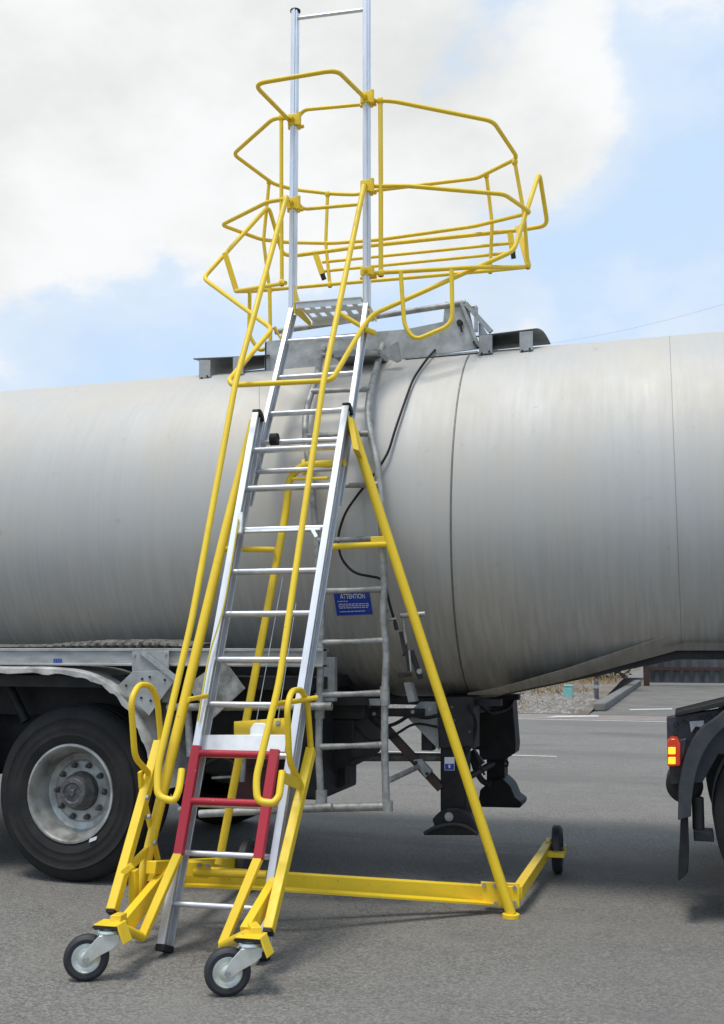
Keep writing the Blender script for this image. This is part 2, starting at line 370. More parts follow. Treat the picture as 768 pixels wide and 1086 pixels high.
# gravel bank left of the kerb : gently rising
q = MB(); nx, ny = 90, 26; G = []
def bankx(yy): return kb0.x + (kb1.x - kb0.x) * (yy - kb0.y) / (kb1.y - kb0.y)
def bankz(xx, yy):
    u = max(0, (yy - ROADY - 1.6)); return .01 + min(u * .035, .45) + .05 * noise.noise(V((xx * .5, yy * .5, 0))) * min(1, u)
for j in range(ny + 1):
    yy = ROADY + 1.6 + (j / ny) ** 1.4 * 26; xr = bankx(yy) - .12
    G.append([q.b.verts.new((xr + (-70 - xr) * (i / nx) ** 1.5, yy, max(.008, bankz(xr + (-70 - xr) * (i / nx) ** 1.5, yy)))) for i in range(nx + 1)])
for j in range(ny):
    for i in range(nx): q.face((G[j][i], G[j][i + 1], G[j + 1][i + 1], G[j + 1][i]), True)
q.build('gravel_bank', 'gravel')['kind'] = 'structure'
# kerb beside the driveway
kd = (kb1 - kb0).normalized(); ks = V((-kd.y, kd.x, 0))
q = MB(); q.beam(kb0 + V((0, 0, .09)), kb0 + kd * 16 + V((0, 0, .09)), .26, .18, side=ks); q.build('kerb', 'kerb', bevel=.03)['kind'] = 'structure'
# stones and straw
q = MB()
for i in range(5200):
    yy = ROADY + 1.65 + abs(random.gauss(0, 1)) * 3.6
    if yy > 33: continue
    xx = bankx(yy) - .3 - random.random() ** 1.0 * 16; s_ = random.uniform(.025, .075); c = V((xx, yy, bankz(xx, yy)))
    vv = [q.b.verts.new(c + V((random.uniform(.7, 1.2) * s_ * x, random.uniform(.7, 1.2) * s_ * y, random.uniform(.4, .9) * s_ * zz))) for x, y, zz in ((1, 0, 0), (0, 1, 0), (-1, 0, 0), (0, -1, 0), (0, 0, 1))]
    for k in range(4): q.face((vv[k], vv[(k + 1) % 4], vv[4]))
tag(q.build('loose_stones', 'stone'), 'loose pale stones lying over the gravel bank', 'gravel', kind='stuff')
q = MB()
patches = [(random.uniform(-9, -.2), random.uniform(.0, 11)) for _ in range(34)]
for px_, py_ in patches:
    for i in range(150):
        yy = ROADY + 1.9 + py_ + random.gauss(0, .5); xx = bankx(yy) + px_ - .3 + random.gauss(0, .55)
        if yy < ROADY + 1.7 or xx > bankx(yy) - .2: continue
        zz = bankz(xx, yy); h = random.uniform(.05, .22); l = V((random.gauss(0, .08), random.gauss(0, .08), h)); wd = random.uniform(.008, .02)
        a0 = random.random() * 6.28; s_ = V((math.cos(a0), math.sin(a0), 0)) * wd; c = V((xx, yy, zz))
        q.face([q.b.verts.new(c - s_), q.b.verts.new(c + s_), q.b.verts.new(c + l)])
tag(q.build('dry_grass', 'straw'), 'patches of dry straw coloured grass on the gravel bank', 'grass', kind='stuff')

# ------------------------------------------------------------------ THE TANKER TRAILER
YC, ZC, R = 6.8, 2.205, 1.135
XS = -1.17                                    # the knuckle seam where the belly starts to rise
trailer = thing('tanker_trailer', (-3.0, YC, 0), 'silver grey road tanker trailer with weathered aluminium barrel standing behind the yellow ladder', 'tanker trailer')
XF = .02
zb_lo = 1.10
def belly(x):
    if x <= XS: return -9
    z1 = aY(716, 681, 6.0).z
    if x >= XF: return z1
    u = (x - XS) / (XF - XS); return (ZC - R + .005) * (1 - u) + z1 * u
def section(x, n=120):
    zb = belly(x); out = []
    for k in range(n):
        a = 2 * math.pi * k / n; y = YC - R * math.cos(a); zz = ZC + R * math.sin(a)
        if zz < zb: zz = zb
        out.append(V((x, y, zz)))
    return out
q = MB(); xs = [-9.0 + .25 * i for i in range(31)] + [-1.25, XS, -1.0, -.8, -.6, -.4, -.2, XF, .3, .8, 1.5, 2.5, 3.6]
xs = sorted(set(x for x in xs if x <= -1.25 or x >= XS))
rings = [[q.b.verts.new(p) for p in section(x)] for x in xs]
for A, B in zip(rings, rings[1:]):
    for k in range(120): q.face((A[k], A[(k + 1) % 120], B[(k + 1) % 120], B[k]), True)
q.face(rings[0]); q.face(rings[-1][::-1])
tank = q.build('tank_barrel', 'tank', trailer, sharp=28)
# seams : thin rolled bands lying on the barrel
def seam(x0, wd, h, bow=0.0, lean=0.0, m='tank', name='seam'):
    q = MB(); prof = []
    n = 160
    ringsL = []
    for k in range(n):
        a = 2 * math.pi * k / n; ca, sa = math.cos(a), math.sin(a)
        x = x0 + bow * max(0, ca) + lean * sa
        row = []
        for dx, dh in ((-wd, -.004), (-wd * .5, h), (wd * .5, h), (wd, -.004)):
            zb = belly(x); y = YC - (R + dh) * ca; zz = ZC + (R + dh) * sa
            if zz < zb - dh: zz = zb - dh
            row.append(q.b.verts.new((x + dx, y, zz)))
        ringsL.append(row)
    for k in range(n):
        A, B = ringsL[k], ringsL[(k + 1) % n]
        for j in range(3): q.face((A[j], A[j + 1], B[j + 1], B[j]), True)
    return q.build(name, m, trailer)
M['seamdark'] = mat('seam_grime', (.20, .19, .18), .6, .4, .3, 20)
M['seamfaint'] = mat('seam_faint', (.31, .30, .28), .6, .2, .2, 20)
seam(-1.27, .008, .003, bow=.06, lean=.03, m='seamdark')
seam(.0, .0025, .001, m='seamfaint')
seam(-1.72, .005, .0015, m='tank')
# skirt along the gooseneck belly, near and far side
def skirt(Y, th, top_px, bot_px):
    poly = [aY(x, y, Y) for x, y in top_px] + [aY(x, y, Y) for x, y in bot_px[::-1]]
    q = MB(); q.prism(poly, (0, th, 0)); return q
YK = 5.93
q = MB(); tp_ = [(496, 735), (530, 729), (600, 709), (716, 671), (800, 667), (1000, 655)]; bt_ = [(496, 737), (530, 736.5), (600, 722), (718, 690), (800, 690), (1000, 690)]
A = [[q.b.verts.new(aY(x, y, YK + .02 + e)) for x, y in tp_] for e in (0, .03)]; B = [[q.b.verts.new(aY(x, y, YK + .13 + e)) for x, y in bt_] for e in (0, .03)]
for i in range(5):
    q.face((A[0][i], A[0][i + 1], B[0][i + 1], B[0][i])); q.face((A[1][i], B[1][i], B[1][i + 1], A[1][i + 1])); q.face((B[0][i], B[0][i + 1], B[1][i + 1], B[1][i])); q.face((A[0][i], A[1][i], A[1][i + 1], A[0][i + 1]))
q.build('skirt', 'tank', trailer, bevel=.003)
q = MB(); q.prism([V((p.x, YC + (YC - YK), p.z)) for p in [aY(x, y, YK) for x, y in ((530, 729), (716, 671), (1000, 655), (1000, 690), (718, 690), (530, 736.5))]], (0, -.03, 0)); q.build('skirt', 'chassis', trailer)
k0, k1, k2 = aY(530, 735, YK), aY(717, 688, YK), aY(1000, 688, YK)
q = MB(); q.prism([V((k0.x, YK + .17, k0.z)), V((k1.x, YK + .17, k1.z)), V((3.5, YK + .17, k1.z)), V((3.5, YK + .17, k1.z - .05)), V((k1.x, YK + .17, k1.z - .06)), V((k0.x, YK + .17, k0.z - .02))], (0, 1.62, 0)); q.build('coupler_plate', 'chassis', trailer)

# frame rail
SY = 5.50
rl, rr_ = aY(-300, 688, SY), aY(343, 686, SY); zt = aY(100, 687.5, SY).z; zbm = aY(100, 706, SY).z
q = MB(); q.box((-7.5, SY, zbm), (rr_.x, SY + .06, zt)); q.box((-7.5, SY - .012, zt - .018), (rr_.x, SY + .10, zt)); q.box((-7.5, SY - .012, zbm), (rr_.x, SY + .10, zbm + .014))
rail = q.build('frame_rail', 'rail', trailer, bevel=.003)
# small blue stencil on the rail
q = MB(); c = aY(60, 702, SY - .0145)
for dx in (-.024, -.008, .008, .024): q.box((c.x + dx - .003, SY - .006, c.z - .014), (c.x + dx + .003, SY - .003, c.z + .0138))
q.box((c.x - .027, SY - .0065, c.z + .0135), (c.x + .027, SY - .0035, c.z + .019)); q.build('stencil_mark', 'blue', rail)
c = aY(206, 697.5, SY - .03)
q = MB(); q.lathe((c.x, SY - .02, c.z), (0, -1, 0), [(0, 0), (0, .024), (.02, .022), (.03, .012), (.033, 0)], 20); q.build('marker_lamp', 'amber', rail)
# torn insulation strip lying on the rail under the barrel
q = MB(); cols = []
n = 300; x0, x1 = -5.6, aY(215, 680, 5.55).x
for i in range(n + 1):
    x = x0 + (x1 - x0) * i / n; u = i / n
    wob = .5 + .5 * noise.noise(V((x * 2.3, 1, 0))); prow = aY(10, 684, 5.6).x
    hh = .016 + .030 * max(0, min(1, (x - aY(48, 680, 5.6).x) / .45)) * max(.35, min(1, (aY(200, 680, 5.6).x - x) / .3 + .45)) * (.75 + .5 * wob)
    rib = .013 * (1 if (i // 3) % 2 else -1) * (.5 + random.random())
    cols.append([q.b.verts.new((x, 5.53 + rib + random.uniform(-.004, .004) + yo, zt + .002 + hh * v_ + (random.uniform(-.008, .008) if v_ > .9 else 0))) for v_, yo in ((0, .0), (.35, -.012), (.7, .0), (1.0, .05), (1.0, .30))])
for A, B in zip(cols, cols[1:]):
    for j in range(4): q.face((A[j], A[j + 1], B[j + 1], B[j]))
q.build('torn_insulation', 'torn', trailer)
# rear saddle and cross structure under the barrel
q = MB(); q.box((-7.5, 6.0, .95), (-2.35, 6.12, 1.30)); q.box((-7.5, 7.48, .95), (-2.35, 7.60, 1.30)); q.box((-7.5, 5.6, 1.15), (-2.0, 8.0, 1.22)); q.build_each('chassis_beam', 'chassis', trailer)
q = MB(); q.cyl((-3.54, 6.0, .52), (-3.54, 7.6, .52), .07); q.cyl((-4.9, 6.0, .52), (-4.9, 7.6, .52), .07); q.build_each('axle', 'chassis', trailer)
q = MB(); q.box((-4.6, 6.16, .55), (-2.95, 6.20, 1.14)); q.build('inner_panel', 'chassis', trailer)

# wheels
def wheel(cx, cy, cz, s=-1, ro=.522, wd=.36):
    """s=-1 : the face points at -Y"""
    ax = V((0, s, 0)); c = V((cx, cy, cz)); w2 = wd / 2
    g = MB(); ri = .287
    prof = [(w2 - .03, ri - .015), (w2 - .01, ri + .012), (w2, ri + .05), (w2 + .003, ri + .058), (w2, ri + .066), (w2 + .001, ri + .09), (w2 + .004, ri + .10), (w2 + .001, ri + .108), (w2 + .001, ro - .09), (w2 + .004, ro - .086), (w2 - .010, ro - .078), (w2 - .012, ro - .07), (w2 - .030, ro - .026), (w2 - .052, ro - .006)]
    for gx in (.10, .03, -.03, -.10):
        prof += [(gx + .012, ro), (gx + .009, ro - .013), (gx - .009, ro - .013), (gx - .012, ro)]
    prof += [(-w2 + .052, ro - .006), (-w2 + .02, ro - .04), (-w2, ri + .1), (-w2 + .01, ri)]
    g.lathe(c, ax, prof, 96)
    wh = g.build('wheel', 'tyre', trailer, sharp=40); wh['label'] = 'wheel'
    del wh['label']
    g = MB()
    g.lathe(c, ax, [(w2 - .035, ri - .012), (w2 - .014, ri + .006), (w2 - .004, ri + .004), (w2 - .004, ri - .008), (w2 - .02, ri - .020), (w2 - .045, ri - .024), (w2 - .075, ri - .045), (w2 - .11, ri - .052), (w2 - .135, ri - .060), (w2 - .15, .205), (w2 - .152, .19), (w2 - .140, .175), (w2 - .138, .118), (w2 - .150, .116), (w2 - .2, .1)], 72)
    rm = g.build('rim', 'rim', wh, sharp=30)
    for k in range(10):
        a = 2 * math.pi * k / 10; p = c + ax * (w2 - .139) + V((math.cos(a), 0, math.sin(a))) * .160
        g = MB(); g.lathe(p, ax, [(0, .021), (.006, .021), (.006, .016), (.030, .015), (.032, .009), (.044, .009), (.045, 0)], 6, smooth=False); g.build('wheel_nut', 'hub', wh)
    g = MB(); g.lathe(c, ax, [(w2 - .15, .118), (w2 - .10, .112), (w2 - .085, .098), (w2 - .045, .092), (w2 - .034, .084), (w2 - .030, .060), (w2 - .036, .055), (w2 - .034, .02), (w2 - .022, .018), (w2 - .022, 0)], 32)
    g.beam(c + ax * (w2 - .03) + V((-.03, 0, -.02)), c + ax * (w2 - .03) + V((.03, 0, .03)), .008, .008)
    g.build('hub', 'hub', wh, bevel=.002)
    return wh
WX = -3.54
wh = wheel(WX, 5.76, .522)
q = MB(); cc = aY(99, 891.5, 5.575)
q.prism([cc + V((x, 0, z_)) for x, z_ in ((-.028, -.012), (.02, .006), (.026, .028), (-.022, .010))], (0, -.003, 0)); q.build('sticker', 'white', wh)
wheel(WX, 7.84, .522, 1)
wheel(WX - 1.31, 5.76, .522); wheel(WX - 1.31, 7.84, .522, 1)
# mudguard over the wheels
mg = [(-420, 702), (-60, 704), (0, 709), (50, 709), (85, 712), (109, 721), (130, 737), (146, 760), (157, 785), (166, 812), (174, 838)]
P = fillet([aY(x, y, 5.47) for x, y in mg], .1)
q = MB(); R_ = []
for i, p in enumerate(P):
    t = (P[min(i + 1, len(P) - 1)] - P[max(i - 1, 0)]).normalized(); nn = V((t.z, 0, -t.x)); nn = -nn if nn.z < 0 and abs(t.x) > .3 else nn
    nn = V((-t.z, 0, t.x)); j = random.uniform(-.004, .004)
    lipd = .032 + .006 * math.sin(i * 1.3) + j
    R_.append([q.b.verts.new(v_) for v_ in (p - nn * lipd, p + V((0, -.012, 0)) - nn * (lipd - .004), p + V((0, -.012, 0)), p + V((0, 0.02, 0)) + nn * .012, p + V((0, .46, 0)) + nn * .012, p + V((0, .46, 0)), p + V((0, .02, 0)))])
for A, B in zip(R_, R_[1:]):
    for k in range(7): q.face((A[k], A[(k + 1) % 7], B[(k + 1) % 7], B[k]), True)
q.build('mudguard', 'guard', trailer, sharp=40)
q = MB(); q.cyl(aY(2, 712, 5.9), aY(28, 765, 5.9), .03); q.build('guard_stay', 'chassis', trailer)

# placard holders
def plate(name, px, Y, th, m, parent, bevel=.002):
    q = MB(); q.prism([aY(x, y, Y) for x, y in px], (0, th, 0)); return q.build(name, m, parent, bevel=bevel)
def bolts(pts, Y, parent, r=.008, m='galv'):
    q = MB()
    for x, y in pts: p = aY(x, y, Y); q.lathe(p, (0, -1, 0), [(0, r), (.006, r), (.006, 0)], 8)
    q.build_each('bolt', m, parent)
a1 = plate('placard_holder', [(140, 691), (179, 690), (179, 717), (140, 719)], 5.46, .006, 'grey_plate', trailer)
bolts([(143, 695), (176, 694)], 5.459, a1)
a2 = plate('placard_holder', [(125, 727), (141, 712), (172, 711), (186, 721), (158, 759)], 5.445, .008, 'grey_plate', trailer)
bolts([(151, 720), (159, 718), (175, 721), (150, 740), (160, 743), (134, 727)], 5.444, a2, .007, 'chassis')
q = MB(); q.beam(aY(149, 690, 5.45), aY(187, 720, 5.44), .012, .03, side=(0, 1, 0)); q.build('placard_edge', 'galv', a2)
a3 = plate('placard_holder', [(197, 727), (237, 699), (260, 730), (226, 762)], 5.46, .008, 'grey_plate', trailer)
M['smudge'] = mat('smudged_plate', (.36, .36, .34), .7, .1, 0, 14, (.09, .085, .08), .1)
a3.data.materials.clear(); a3.data.materials.append(M['smudge'])
plate('bracket', [(172, 719), (184, 719), (184, 745), (172, 745)], 5.52, .03, 'rail', trailer)

# side guard pipes
q = MB(); g0 = aY(178, 750, 5.52); g1 = aY(352, 749, 5.52); q.cyl(g0, g1, .022); q.build_each('side_guard_rail', 'old_alu', trailer)
q = MB(); g0 = aY(212, 863, 5.52); g1 = aY(352, 856, 5.52); q.cyl(g0, g1, .022); q.build_each('side_guard_rail', 'old_alu', trailer)
q = MB(); q.cyl(aY(199, 750, 5.56), aY(202, 802, 5.56), .022); q.cyl(aY(190, 859, 5.56), aY(205, 856, 5.56), .018); q.build_each('guard_post', 'old_alu', trailer)
# tank of hoses and cabinets behind the ladder
q = MB(); q.box((-2.92, 5.95, .62), (-2.36, 6.7, 1.20)); q.build('pump_cabinet', 'chassis', trailer, bevel=.02)
q = MB(); q.box((-2.60, 5.80, .45), (-2.32, 6.2, .95)); q.build('valve_cabinet', 'redbox', trailer, bevel=.02)
q = MB(); q.box((-2.34, 5.9, .5), (-2.05, 6.6, 1.17)); q.build('relay_box', 'chassis', trailer, bevel=.02)
q = MB(); q.tube([aY(262, 775, 5.72), aY(258, 805, 5.72), aY(257, 829, 5.72)], .018, .05); q.build('drain_hose', 'old_alu', trailer)
q = MB(); q.cyl(aY(225, 825, 5.78), aY(246, 824, 5.78), .008); q.build('latch_rod', 'old_alu', trailer)

# side ladder
def onT(x, y, off):
    """a point off the barrel's surface on the upper half, straight plane on the lower half"""
    v = ray(x, y); a = v.y ** 2 + v.z ** 2; dy, dz = -YC, EYE - ZC; b = 2 * (v.y * dy + v.z * dz); c = dy * dy + dz * dz - (R + off) ** 2
    di = b * b - 4 * a * c
    if di < 0: t = -b / (2 * a)
    else: t = (-b - math.sqrt(di)) / (2 * a)
    p = EYEP + v * t
    if p.z < ZC - .1:
        p = aY(x, y, YC - R - off)
    return p
lad = MB()
rs = [(424, 361), (414, 353.5), (407, 361), (392, 418), (390, 436), (392, 456), (400, 490), (405, 550), (405, 580), (408, 615), (406, 655), (410, 690), (408, 740), (408, 800), (410, 857)]
ls = [(352, 362), (345, 366), (340, 376), (337, 396), (326, 430), (323, 453), (326, 479), (332, 530), (336, 577), (340, 625), (341, 672), (339, 740), (338, 800), (341, 857)]
OFF = .10
sl = MB().tube([onT(*p, OFF) for p in rs], .0205, .06).build('ladder_stile', 'old_alu', trailer)
MB().tube([onT(*p, OFF) for p in ls], .0205, .06).build('ladder_stile', 'old_alu', trailer)
for y, a_, b_ in ((376, 341, 402), (414, 331, 393), (461, 323, 391), (515, 330, 401), (572, 336, 405), (626, 340, 407), (680.5, 341, 408), (736, 339, 408), (791, 338, 407)):
    MB().tube([onT(a_, y + 1.2, OFF), onT((a_ + b_) / 2, y, OFF), onT(b_, y - 1.2, OFF)], [.019, .014, .019]).build('rung', 'old_alu', trailer)
MB().cyl(onT(324, 857.5, OFF), onT(414, 855, OFF), .023).build('rung', 'old_alu', trailer)
q = MB(); q.cyl(onT(341, 838, OFF), onT(341, 860, OFF), .032); q.cyl(onT(408, 728, OFF), onT(408.5, 748, OFF), .027); q.cyl(onT(339, 735, OFF), onT(339, 762, OFF), .027); q.cyl(onT(411, 849, OFF), onT(411, 860, OFF), .030); q.build_each('clamp', 'old_alu', trailer)
q = MB()
for x, y in ((390, 436), (406, 655), (325, 465)): p = onT(x, y, OFF); c2 = V((p.x, YC - (YC - p.y) * R / (R + OFF), ZC + (p.z - ZC) * R / (R + OFF))); q.cyl(p, c2, .010)
q.cyl(onT(408, 658, .05), onT(421, 656, .05), .008)
q.build_each('stile_bracket', 'old_alu', trailer)
# blue attention sign on the barrel
def onTs(x, y, off=.004):
    v = ray(x, y); a = v.y ** 2 + v.z ** 2; dy, dz = -YC, EYE - ZC; b = 2 * (v.y * dy + v.z * dz); c = dy * dy + dz * dz - (R + off) ** 2
    return EYEP + v * ((-b - math.sqrt(max(0, b * b - 4 * a * c))) / (2 * a))
sq = [(353.5, 628), (391.5, 627.5), (395.5, 651.5), (357.5, 653)]
def sgn(u, v_, off):
    x = (sq[0][0] * (1 - u) + sq[1][0] * u) * (1 - v_) + (sq[3][0] * (1 - u) + sq[2][0] * u) * v_
    y = (sq[0][1] * (1 - u) + sq[1][1] * u) * (1 - v_) + (sq[3][1] * (1 - u) + sq[2][1] * u) * v_
    return onTs(x, y, off)
q = MB(); g = [[q.b.verts.new(sgn(i / 8, j / 8, .004)) for i in range(9)] for j in range(9)]
for j in range(8):
    for i in range(8): q.face((g[j][i], g[j][i + 1], g[j + 1][i + 1], g[j + 1][i]), True)
sign = q.build('warning_sign', 'blue', trailer)
q = MB()
for v_, u0, u1 in ((.40, .08, .36), (.52, .10, .93), (.60, .08, .95), (.68, .10, .90), (.84, .10, .80)):
    u = u0
    while u < u1:
        wl = random.uniform(.04, .11); ue = min(u + wl, u1)
        q.face([q.b.verts.new(sgn(a_, b_, .0065)) for a_, b_ in ((u, v_ - .016), (ue, v_ - .016), (ue, v_ + .016), (u, v_ + .016))]); u = ue + .018
q.build('sign_lines', 'white', sign, recalc=False)
def text_mesh(txt, name, m, parent, fn, x0, x1, y0, y1):
    cu = bpy.data.curves.new(name, 'FONT'); cu.body = txt; cu.offset = .012
    o = bpy.data.objects.new(name, cu); C.objects.link(o); bpy.context.view_layer.update()
    me = bpy.data.meshes.new_from_object(o.evaluated_get(bpy.context.evaluated_depsgraph_get())); bpy.data.objects.remove(o)
    xsn = [v.co.x for v in me.vertices]; ysn = [v.co.y for v in me.vertices]; a, b, c, d = min(xsn), max(xsn), min(ysn), max(ysn)
    off = rootloc(parent)
    for v in me.vertices:
        u = x0 + (x1 - x0) * (v.co.x - a) / (b - a); w_ = y1 + (y0 - y1) * (v.co.y - c) / (d - c); v.co = fn(u, w_) - off
    o = bpy.data.objects.new(name, me); C.objects.link(o); me.materials.append(M[m]); o.parent = parent; return o
text_mesh('ATTENTION', 'sign_lettering', 'white', sign, lambda u, v_: sgn(u, v_, .0065), .17, .86, .08, .29)

# black cable
cab = [(507, 369), (500, 359.5), (486, 357), (466, 366), (451, 383), (438, 402), (428, 430), (419, 456), (412, 480), (400, 499), (383, 520), (366, 543), (358, 569), (361, 592), (375, 608), (403, 613), (409, 620), (413, 640), (419, 660)]
q = MB(); q.tube([onT(x, y, .03 if i > 3 else .06) for i, (x, y) in enumerate(cab)], .0075, .08); q.build('cable', 'black', trailer)
# valve lever work
YV = 5.62
q = MB(); q.cyl(aY(425, 653, YV), aY(451, 651, YV), .014); q.tube([aY(428, 653, YV), aY(429, 668, YV), aY(431, 682, YV)], .006); q.build_each('tee_handle', 'old_alu', trailer)
q = MB(); q.beam(aY(425, 670, YV), aY(430, 694, YV), .012, .02); q.beam(aY(430, 684, YV), aY(434, 712, YV), .01, .016); q.beam(aY(436, 690, YV + .02), aY(446, 720, YV + .02), .014, .03); q.tube([aY(419, 660, YV), aY(421, 668, YV)], .012); q.beam(aY(427, 695, YV), aY(431, 694, YV), .012, .012); q.build_each('lever_linkage', 'chassis', trailer)
q = MB(); q.lathe(aY(445.5, 712, YV), (0, -1, 0), [(0, .016), (.02, .014), (.02, 0)], 12); q.cyl(aY(434, 690, YV), aY(436, 712, YV), .006); q.build('lever_pin', 'galv', trailer)
plate('valve_bracket', [(428, 724), (435, 724), (441, 744), (433, 745)], 5.95, .08, 'grey_plate', trailer)
q = MB(); q.box(aY(422, 718, 5.75), aY(437, 713, 5.86)); q.build('valve_cap', 'rust', trailer, bevel=.006)
plate('valve_bracket', [(343, 697), (355, 697), (355, 744), (343, 744)], 5.85, .05, 'grey_plate', trailer)

# underframe between side ladder and landing legs
plate('cross_member', [(340, 746), (387, 746), (387, 763), (340, 763)], 6.1, .5, 'chassis', trailer, .01)
q = MB(); lo, hi = aY(338, 824, 6.1), aY(376, 763, 6.1); q.prism([aY(x, y, 6.1) for x, y in ((320, 763), (375.5, 763), (375.5, 806), (362, 815), (345, 824), (320, 824))], (0, .6, 0)); vb = q.build('battery_box', 'black', trailer, bevel=.012)
q = MB(); q.prism([aY(x, y, 6.2) for x, y in ((354, 812), (366, 812), (366, 833), (358, 836), (354, 832))], (0, .1, 0)); q.build('box_foot', 'black', trailer)
q = MB(); q.prism([aY(x, y, 6.25) for x, y in ((386, 752), (448, 752), (448, 760), (386, 760))], (0, .1, 0)); q.build_each('cross_member', 'chassis', trailer)
plate('belly_plate', [(340, 738), (388, 740), (390, 748), (340, 748)], 6.0, .9, 'chassis', trailer)
plate('belly_plate', [(388, 741), (404, 741), (405, 748.5), (389, 748)], 6.05, .02, 'grey_plate', trailer)
q = MB(); q.beam(aY(384, 745, 6.3), aY(468, 836, 6.3), .05, .042, side=(0, 1, 0)); q.beam(aY(384, 745, 6.33), aY(468, 836, 6.33), .006, .06, side=(0, 1, 0)); br = q.build('diagonal_brace', 'rust', trailer)
q = MB(); q.cyl(aY(377, 803, 6.9), aY(470, 803, 6.9), .028); q.build('cross_tube', 'old_alu', trailer)
q = MB(); q.cyl(onT(412, 828, OFF), aY(446, 812, 6.28), .016); q.build('ladder_stay', 'old_alu', trailer)
plate('brace_clamp', [(438, 806), (446, 805), (458, 818), (451, 825)], 6.22, .04, 'grey_plate', trailer)
bolts([(441.5, 808.5), (453, 820.5)], 6.219, trailer, .01, 'chassis')
plate('gusset', [(430, 759), (446, 744), (463, 744), (466, 796)], 6.32, .012, 'grey_plate', trailer)
q = MB(); q.box(aY(447, 796, 6.34), aY(462, 742, 6.44)); q.build('gusset_web', 'chassis', trailer)

def hose(px, r=.011, m='black'): q = MB(); q.tube(fillet([aY(x, y, Y) for x, y, Y in px], .08), r, sides=8); q.build('air_hose', m, trailer)
hose([(388, 756, 6.22), (402, 772, 6.2), (420, 768, 6.2), (436, 757, 6.2), (452, 762, 6.25), (466, 758, 6.28)])
hose([(376, 768, 6.15), (392, 788, 6.2), (415, 782, 6.25), (440, 766, 6.25), (464, 771, 6.28)], .008)
hose([(496, 748, 6.25), (506, 765, 6.3), (502, 788, 6.3), (494, 800, 6.28)], .009)
hose([(183, 712, 5.7), (196, 742, 5.72), (216, 752, 5.7), (240, 742, 5.7), (262, 752, 5.7), (300, 744, 5.7)], .012)
hose([(205, 770, 5.85), (225, 792, 5.8), (250, 785, 5.75), (282, 798, 5.75), (320, 782, 5.75)], .012)
hose([(214, 812, 5.85), (236, 800, 5.8), (262, 818, 5.78), (296, 808, 5.8)], .009, 'rust')
hose([(503, 742, 6.6), (520, 758, 6.8), (540, 752, 7.1), (545, 741, 7.2)], .009)
bolts([(391, 749), (397, 757), (456, 752), (438, 755)], 6.2, trailer, .012, 'galv')
# landing legs
def leg(name_label, px_col, px_house, px_foot, Y, dY):
    q = MB(); q.prism([aY(x, y, Y) for x, y in px_col], (0, dY, 0)); root_ = q.build('landing_leg', 'black', trailer, bevel=.008)
    q = MB(); q.prism([aY(x, y, Y - .025) for x, y in px_house], (0, dY + .05, 0)); q.build('leg_housing', 'chassis', root_, bevel=.006)
    q = MB(); q.prism([aY(x, y, Y - .06) for x, y in px_foot], (0, dY + .12, 0)); ft = q.build('foot', 'black', root_, bevel=.01)
    return root_, ft
LY = 6.30
near, ft = leg('near', [(467, 740), (494, 740), (494, 866), (467, 866)], [(463, 739), (502, 739), (502, 795), (497, 792), (466, 794)],
               [(465, 862), (474, 857), (486, 857), (498, 864), (505, 878), (507, 886), (449, 886), (450, 882), (461, 877), (458, 869)], LY, .16)
bolts([(479.5, 750), (498, 776), (482, 764), (471, 752)], LY - .026, near, .009, 'hub')
q = MB(); q.lathe(aY(476.5, 866, LY - .062), (0, -1, 0), [(0, .026), (.012, .026), (.012, .018), (.018, .016), (.018, 0)], 14); q.build('foot_pin', 'galv', ft)
q = MB(); q.tube([aY(450, 884, LY - .10), aY(463, 877, LY - .10), aY(480, 874, LY - .1), aY(494, 876, LY - .10), aY(507, 885, LY - .10)], .012, .05); q.build('foot_rim', 'chassis', ft)
q = MB(); q.prism([aY(x, y, LY - .003) for x, y in ((471.5, 803), (482, 803), (482, 817), (471.5, 817))], (0, .003, 0)); st = q.build('sticker', 'white', near)
q = MB(); q.prism([aY(x, y, LY - .006) for x, y in ((472, 810), (481.5, 810), (481.5, 816.5), (472, 816.5))], (0, .003, 0)); q.build('sticker_band', M['blue'], st)
q = MB(); q.prism([aY(x, y, LY - .009) for x, y in ((475.8, 811), (477.6, 811), (477.6, 814.5), (475.8, 814.5))], (0, .003, 0)); q.prism([aY(x, y, LY - .006) for x, y in ((472.5, 805), (481, 805), (481, 806), (472.5, 806))], (0, .002, 0)); q.build('sticker_mark', 'white', st)
FY = 7.25
far, ft2 = leg('far', [(516, 745), (535, 745), (535, 832), (516, 832)], [(503, 738), (543, 738), (547, 790), (546, 799), (535, 806), (509, 806), (508, 795), (502, 795)],
               [(522, 826), (533, 826), (541, 834), (546, 846), (553, 851), (552, 857), (506, 856), (508, 845), (509, 838)], FY, .16)
q = MB(); q.tube([aY(500, 800, 6.9), aY(505, 818, 6.9), aY(512, 829, 6.9), aY(520, 832, 6.9)], .02, .05); q.cyl(aY(497, 824, 6.7), aY(522, 810, 7.1), .022); q.build_each('cross_shaft', 'chassis', trailer)
q = MB(); q.beam(aY(499, 797, 6.6), aY(510, 812, 6.6), .05, .06); q.beam(aY(503, 797, 6.55), aY(514, 822, 6.55), .008, .014); q.build_each('crank_handle', 'chassis', trailer)
q = MB(); q.tube([aY(534, 806, 7.2), aY(539, 808, 7.2), aY(538, 813, 7.2), aY(534, 812, 7.2)], .007, .01); q.build('shackle', 'chassis', far)
q = MB(); q.box((aY(466, 745, 6.4).x, 6.4, .97), (aY(500, 745, 6.4).x, 7.3, 1.08)); q.build_each('cross_member', 'chassis', trailer)
q = MB(); q.box((-2.1, 6.38, 1.035), (XS + .1, 6.47, 1.075)); q.box((-2.1, 7.13, 1.035), (XS + .1, 7.22, 1.075)); q.build_each('chassis_beam', 'chassis', trailer)

